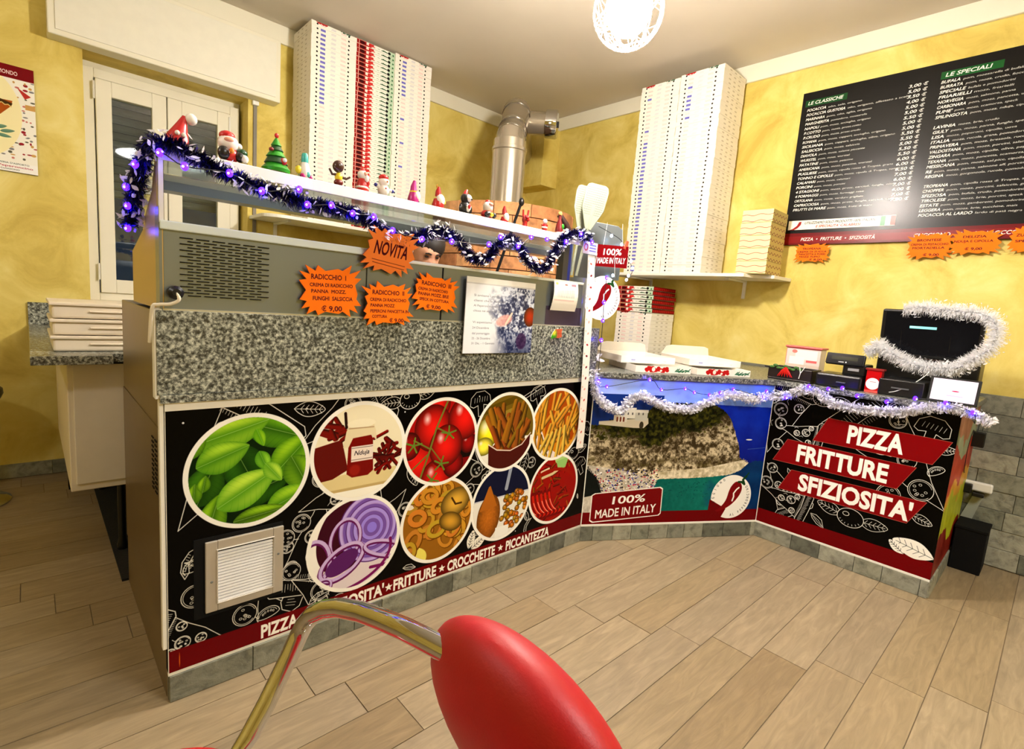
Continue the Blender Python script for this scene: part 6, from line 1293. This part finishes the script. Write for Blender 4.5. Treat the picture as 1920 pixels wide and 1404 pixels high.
P = Paint(.18, .10, 1000, (226, 214, 206)); P.rect(.05, .03, .165, .085, (252, 246, 240)); P.rect(.02, .0, .10, .045, (252, 248, 244)); P.ell(.045, .075, .014, .010, (226, 130, 120)); P.rect(.11, .015, .165, .028, (226, 110, 110)); P.stroke([(.0, .095), (.18, .095)], .008, (220, 110, 110)); P.stroke([(.0, .0), (.0, .1)], .006, (226, 130, 130))
o = thing('card_box', 'clear box with pink rim holding white cards behind the chilli tray', 'card box', (3.28, 1.05, .916))
g = G().box(3.262, 3.36, .948, 1.130, .915, 1.098); g.quad((3.2615, 1.130, 1.0), (3.2615, .948, 1.0), (3.2615, .948, 1.098), (3.2615, 1.130, 1.098), 1, UV); wrap(g, 'box', [M('pinkish_clear', (226, 206, 190), .2, noise=.03), mat_print('card_box_print', P, .15)], o, bevel=.004); wrap(G().box(3.255, 3.367, .941, 1.137, 1.094, 1.105), 'rim', M('pink_rim', (214, 96, 92), .35, noise=.05), o, bevel=.003)
# wall socket strip, cable ramp and black box at the far right
o = thing('socket_strip', 'white socket strip with black plug low on the slate wall', 'socket', (3.78, .245, .42)); wrap(G().box(3.772, 3.802, .172, .345, .398, .448), 'strip', WPLAST, o, bevel=.008); wrap(G().box(3.735, 3.772, .252, .300, .385, .435), 'plug', BLACK, o, bevel=.006); wrap(G().box(3.745, 3.790, .20, .25, .372, .392), 'plug', BLACK, o, bevel=.004)
tag(G().prism([(0, 0), (.05, 0), (.085, .17), (.045, .17)], (3.80, .282, .235), (0, -1, 0), (0, 0, 1), (-1, 0, 0), .008).build('cable_duct', M('grey_duct', (158, 162, 150), .5, noise=.03)), 'grey slanting cable duct from the black box to the socket strip', 'duct')
o = thing('black_bin', 'black box standing on the floor past the counter end', 'box', (3.68, .22, 0)); wrap(G().box(3.58, 3.775, .148, .276, .0, .238), 'body', BLACKM, o, bevel=.004); wrap(G().box(3.577, 3.778, .145, .279, .225, .240), 'rim', BLACKM, o, bevel=.002)

# ------------------------------------------------------------------ the row of figurines on the glass shelf
Z0 = 1.547
def pm(n, c, r=.35): return M(n, c, r, noise=.04, nscale=40, coat=.3)
R_, W_, K_, G_, Y_ = pm('glazed_red', (196, 20, 24)), pm('glazed_white', (246, 240, 232)), pm('glazed_black', (16, 14, 18)), pm('glazed_green', (40, 150, 30)), pm('glazed_yellow', (240, 214, 40))
SK, PK, TQ, BR, DG = pm('glazed_skin', (226, 160, 130)), pm('glazed_magenta', (196, 30, 130)), pm('glazed_turquoise', (60, 180, 170)), pm('glazed_brown', (70, 34, 18)), pm('dark_green', (10, 70, 30))
GRP = 'figurines along the glass shelf'; FY = CY+.030
def fig(name, label, x, parts, cat='figurine', y=None):
    k_ = {.815: 1.15, .893: 1.12}.get(x, 1.26 if x > .95 else 1.04)
    o = thing(name, label, cat, (x, FY if y is None else y, Z0), 0, GRP)
    for (n, mt, fn) in parts: fn(G()).build(n, mt, o, smooth=True)
    o.scale = (k_, k_, k_)
    return o
S = lambda c, r, seg=14: (lambda g: g.ball(c, r, seg))
Tb = lambda pts, r: (lambda g: g.tube(pts, r, 10))
LT = lambda prof: (lambda g: g.lathe(prof, (0, 0, 0), 20))
fig('gnome_hat', 'tall red knitted hat figure with white pompom at the left end of the shelf', .295, [('hat', R_, Tb([(0, 0, 0), (.004, 0, .03), (.014, 0, .065), (.020, 0, .088)], [.030, .026, .013, .005])), ('pompom', W_, S((.034, -.002, .084), .014)), ('eye', W_, S((.000, -.024, .040), .006, 8)), ('eye', W_, S((.014, -.022, .038), .006, 8)), ('brim', W_, Tb([(-.028, -.010, .004), (0, -.028, .008), (.028, -.010, .004)], .007))])
fig('santa_figurine', 'santa figurine hugging two small penguins at the window', .420, [('body', R_, S((0, 0, .020), (.026, .02, .022))), ('head', W_, S((-.002, -.002, .048), (.026, .021, .022))), ('face', SK, S((-.004, -.018, .054), (.012, .008, .007))), ('hat', R_, S((-.004, 0, .066), (.020, .017, .014))), ('pompom', W_, S((.024, 0, .046), .009)), ('penguin', K_, S((-.016, -.016, .020), (.015, .012, .017))), ('beak', pm('orange', (236, 140, 30)), S((.000, -.028, .026), (.006, .006, .008), 8)), ('small_penguin', K_, S((.024, -.012, .018), (.013, .011, .014))), ('cap', DG, S((.030, -.008, .030), (.014, .012, .011))), ('belly', W_, S((.034, -.018, .014), (.010, .008, .011)))])
fig('tree_figurine', 'green ceramic christmas tree figurine with red star', .545, [('tier', G_, LT([(.0, 0), (.036, .002), (.038, .010), (.026, .024)])), ('tier', DG, LT([(.026, .022), (.031, .025), (.022, .042)])), ('tier', G_, LT([(.020, .040), (.026, .043), (.016, .058)])), ('tier', DG, LT([(.015, .056), (.019, .059), (.011, .072)])), ('tier', G_, LT([(.010, .070), (.014, .073), (.006, .088), (.001, .096)])), ('star', R_, S((0, -.002, .100), (.006, .004, .007), 8)), ('santa', R_, S((.012, -.026, .030), (.009, .006, .010), 8)), ('santa_beard', W_, S((.013, -.031, .033), (.006, .004, .006), 8)), ('bow', pm('dark_red', (130, 10, 20)), S((-.018, -.016, .058), (.007, .005, .005), 8))])
fig('snowman_figurine', 'white figurine with turquoise hat holding a yellow star', .628, [('body', W_, LT([(.016, 0), (.019, .012), (.014, .034), (.009, .048)])), ('hat', TQ, LT([(.010, .046), (.010, .056), (.009, .068), (.007, .072)])), ('scarf', TQ, S((.004, -.012, .012), (.009, .008, .010), 8)), ('star', Y_, S((-.020, -.008, .022), (.010, .005, .012), 6)), ('boot', PK, S((-.010, -.012, .006), .008, 8)), ('boot', PK, S((.012, -.010, .006), .008, 8))])
fig('doll_figurine', 'small brown doll figurine in yellow and red raising its arms', .735, [('head', BR, S((-.003, -.002, .058), (.017, .016, .018))), ('torso', Y_, S((0, 0, .028), (.012, .010, .014))), ('shorts', pm('maroon', (110, 14, 12)), S((0, 0, .012), (.014, .012, .011))), ('arm', BR, Tb([(-.010, 0, .034), (-.022, -.004, .032), (-.032, -.006, .046)], [.004, .0035, .003])), ('arm', BR, Tb([(.010, 0, .030), (.022, -.004, .026), (.034, -.006, .034)], [.004, .0035, .003]))])
fig('santa_figurine', 'santa figurine with round white head before the red printed boxes', .815, [('coat', R_, LT([(.015, 0), (.017, .008), (.014, .028), (.008, .038)])), ('fur_band', W_, LT([(.0165, .008), (.018, .011), (.0165, .014)])), ('head', W_, S((0, -.001, .046), (.014, .013, .014))), ('face', SK, S((.004, -.011, .048), (.007, .005, .006), 8)), ('hat', R_, LT([(.012, .052), (.008, .060), (.002, .066)])), ('arm', R_, S((.014, -.006, .026), (.006, .006, .011), 8)), ('beard', W_, S((.008, -.012, .036), (.007, .006, .010), 8))])
fig('snowman_figurine', 'white snowman figurine with red cap and blue mittens', .893, [('body', W_, S((0, 0, .018), (.018, .016, .018))), ('head', W_, S((0, -.001, .042), (.016, .015, .014))), ('cap', R_, S((-.001, 0, .054), (.015, .014, .010))), ('nose', pm('orange2', (230, 120, 40)), S((.004, -.015, .042), .003, 6)), ('button', R_, S((0, -.015, .022), .0028, 6)), ('arm', W_, Tb([(-.014, 0, .024), (-.024, -.002, .028)], .005)), ('arm', W_, Tb([(.014, 0, .022), (.026, -.002, .020)], .005)), ('mitten', pm('blue', (40, 50, 150)), S((-.027, -.002, .029), .0055, 8)), ('mitten', pm('blue2', (40, 50, 150)), S((.029, -.002, .020), .0055, 8))])
fig('gnome_figurine', 'gnome figurine with magenta hat and white beard', 1.010, [('body', PK, LT([(.014, 0), (.016, .010), (.011, .028)])), ('beard', W_, S((.007, -.007, .018), (.011, .009, .014))), ('band', Y_, LT([(.011, .026), (.011, .032)])), ('hat', PK, Tb([(0, 0, .030), (-.001, 0, .044), (.002, 0, .060)], [.010, .008, .004]))])
fig('gnome_figurine', 'gnome figurine with red reindeer hat and cream beard', 1.115, [('body', R_, LT([(.017, 0), (.018, .010), (.013, .026)])), ('beard', W_, S((.003, -.007, .022), (.014, .011, .018))), ('hat', R_, Tb([(0, 0, .034), (-.001, 0, .048), (0, 0, .060)], [.010, .008, .004])), ('antler', pm('gold', (190, 140, 40)), Tb([(-.004, 0, .052), (-.008, 0, .062), (-.004, 0, .066)], .0018)), ('mitten', Y_, S((.016, -.006, .018), .006, 8))])
fig('penguin_figurine', 'black penguin figurine with red cap and white face', 1.240, [('body', K_, S((0, 0, .020), (.019, .016, .020))), ('head', K_, S((0, 0, .046), (.017, .015, .016))), ('face', W_, S((.004, -.009, .047), (.012, .008, .011))), ('belly', W_, S((.002, -.009, .019), (.011, .009, .013))), ('beak', K_, S((.010, -.017, .044), .003, 6)), ('cap', R_, Tb([(-.002, 0, .056), (0, 0, .066), (.004, 0, .072)], [.009, .006, .003])), ('wing', K_, S((-.018, -.002, .016), (.007, .005, .012), 8)), ('wing', K_, S((.018, -.002, .016), (.007, .005, .012), 8)), ('bow', R_, S((.002, -.018, .022), (.005, .003, .008), 8))])
fig('santa_figurine', 'crouching santa figurine with tiny animals near the flue', 1.350, [('body', R_, S((0, 0, .014), (.022, .018, .014))), ('head', W_, S((0, -.002, .036), (.017, .015, .018))), ('hat', R_, S((0, 0, .052), (.009, .009, .007))), ('face', SK, S((.002, -.014, .044), (.009, .006, .006), 8)), ('puppy', K_, S((-.012, -.016, .012), (.010, .009, .010), 8)), ('puppy', K_, S((.017, -.014, .012), (.008, .008, .009), 8)), ('muzzle', Y_, S((.002, -.020, .012), (.007, .006, .007), 8))])
fig('gnome_figurine', 'small gnome figurine with pointed red hat and white beard', 1.442, [('body', R_, LT([(.013, 0), (.014, .006), (.010, .018)])), ('beard', W_, S((.002, -.007, .016), (.011, .009, .015))), ('hat', R_, Tb([(0, 0, .026), (-.002, 0, .040), (-.001, 0, .052)], [.009, .007, .003]))])
fig('hand_figurine', 'red hand figurine making the horns gesture', 1.560, [('palm', pm('deep_red', (150, 14, 26)), S((0, 0, .026), (.013, .008, .015))), ('wrist', R_, LT([(.010, 0), (.008, .010), (.009, .020)])), ('finger', R_, Tb([(-.010, 0, .034), (-.011, 0, .056)], [.0038, .003])), ('finger', R_, Tb([(.010, 0, .034), (.013, 0, .058)], [.0038, .003])), ('finger', R_, Tb([(-.003, -.006, .038), (-.003, -.010, .030)], .0036)), ('finger', R_, Tb([(.004, -.006, .038), (.004, -.010, .030)], .0036)), ('thumb', R_, Tb([(.011, -.006, .024), (.002, -.012, .026)], .0038))])
fig('santa_figurine', 'tiny santa figurine near the right end before the bricks', 1.680, [('coat', R_, LT([(.009, 0), (.010, .010), (.006, .026)])), ('fur_band', W_, LT([(.0098, .010), (.011, .013), (.0098, .016)])), ('head', W_, S((0, -.001, .034), (.009, .008, .009))), ('arm', R_, Tb([(-.006, 0, .024), (-.014, 0, .020)], .003)), ('arm', R_, Tb([(.006, 0, .024), (.014, 0, .022)], .003))])
fig('bottle_figurine', 'dark red bottle figurine with gold cap at the right end of the shelf', 1.775, [('bottle', pm('bottle_red', (110, 10, 16)), LT([(.014, 0), (.015, .010), (.012, .034), (.006, .052), (.0055, .070)])), ('cap', pm('gold_cap', (200, 160, 90)), LT([(.007, .068), (.008, .074), (.005, .080)])), ('garland', G_, S((.006, -.012, .028), (.007, .004, .010), 8)), ('base', W_, LT([(.0155, .001), (.016, .008)]))])
bpy.data.objects.remove(_fo)
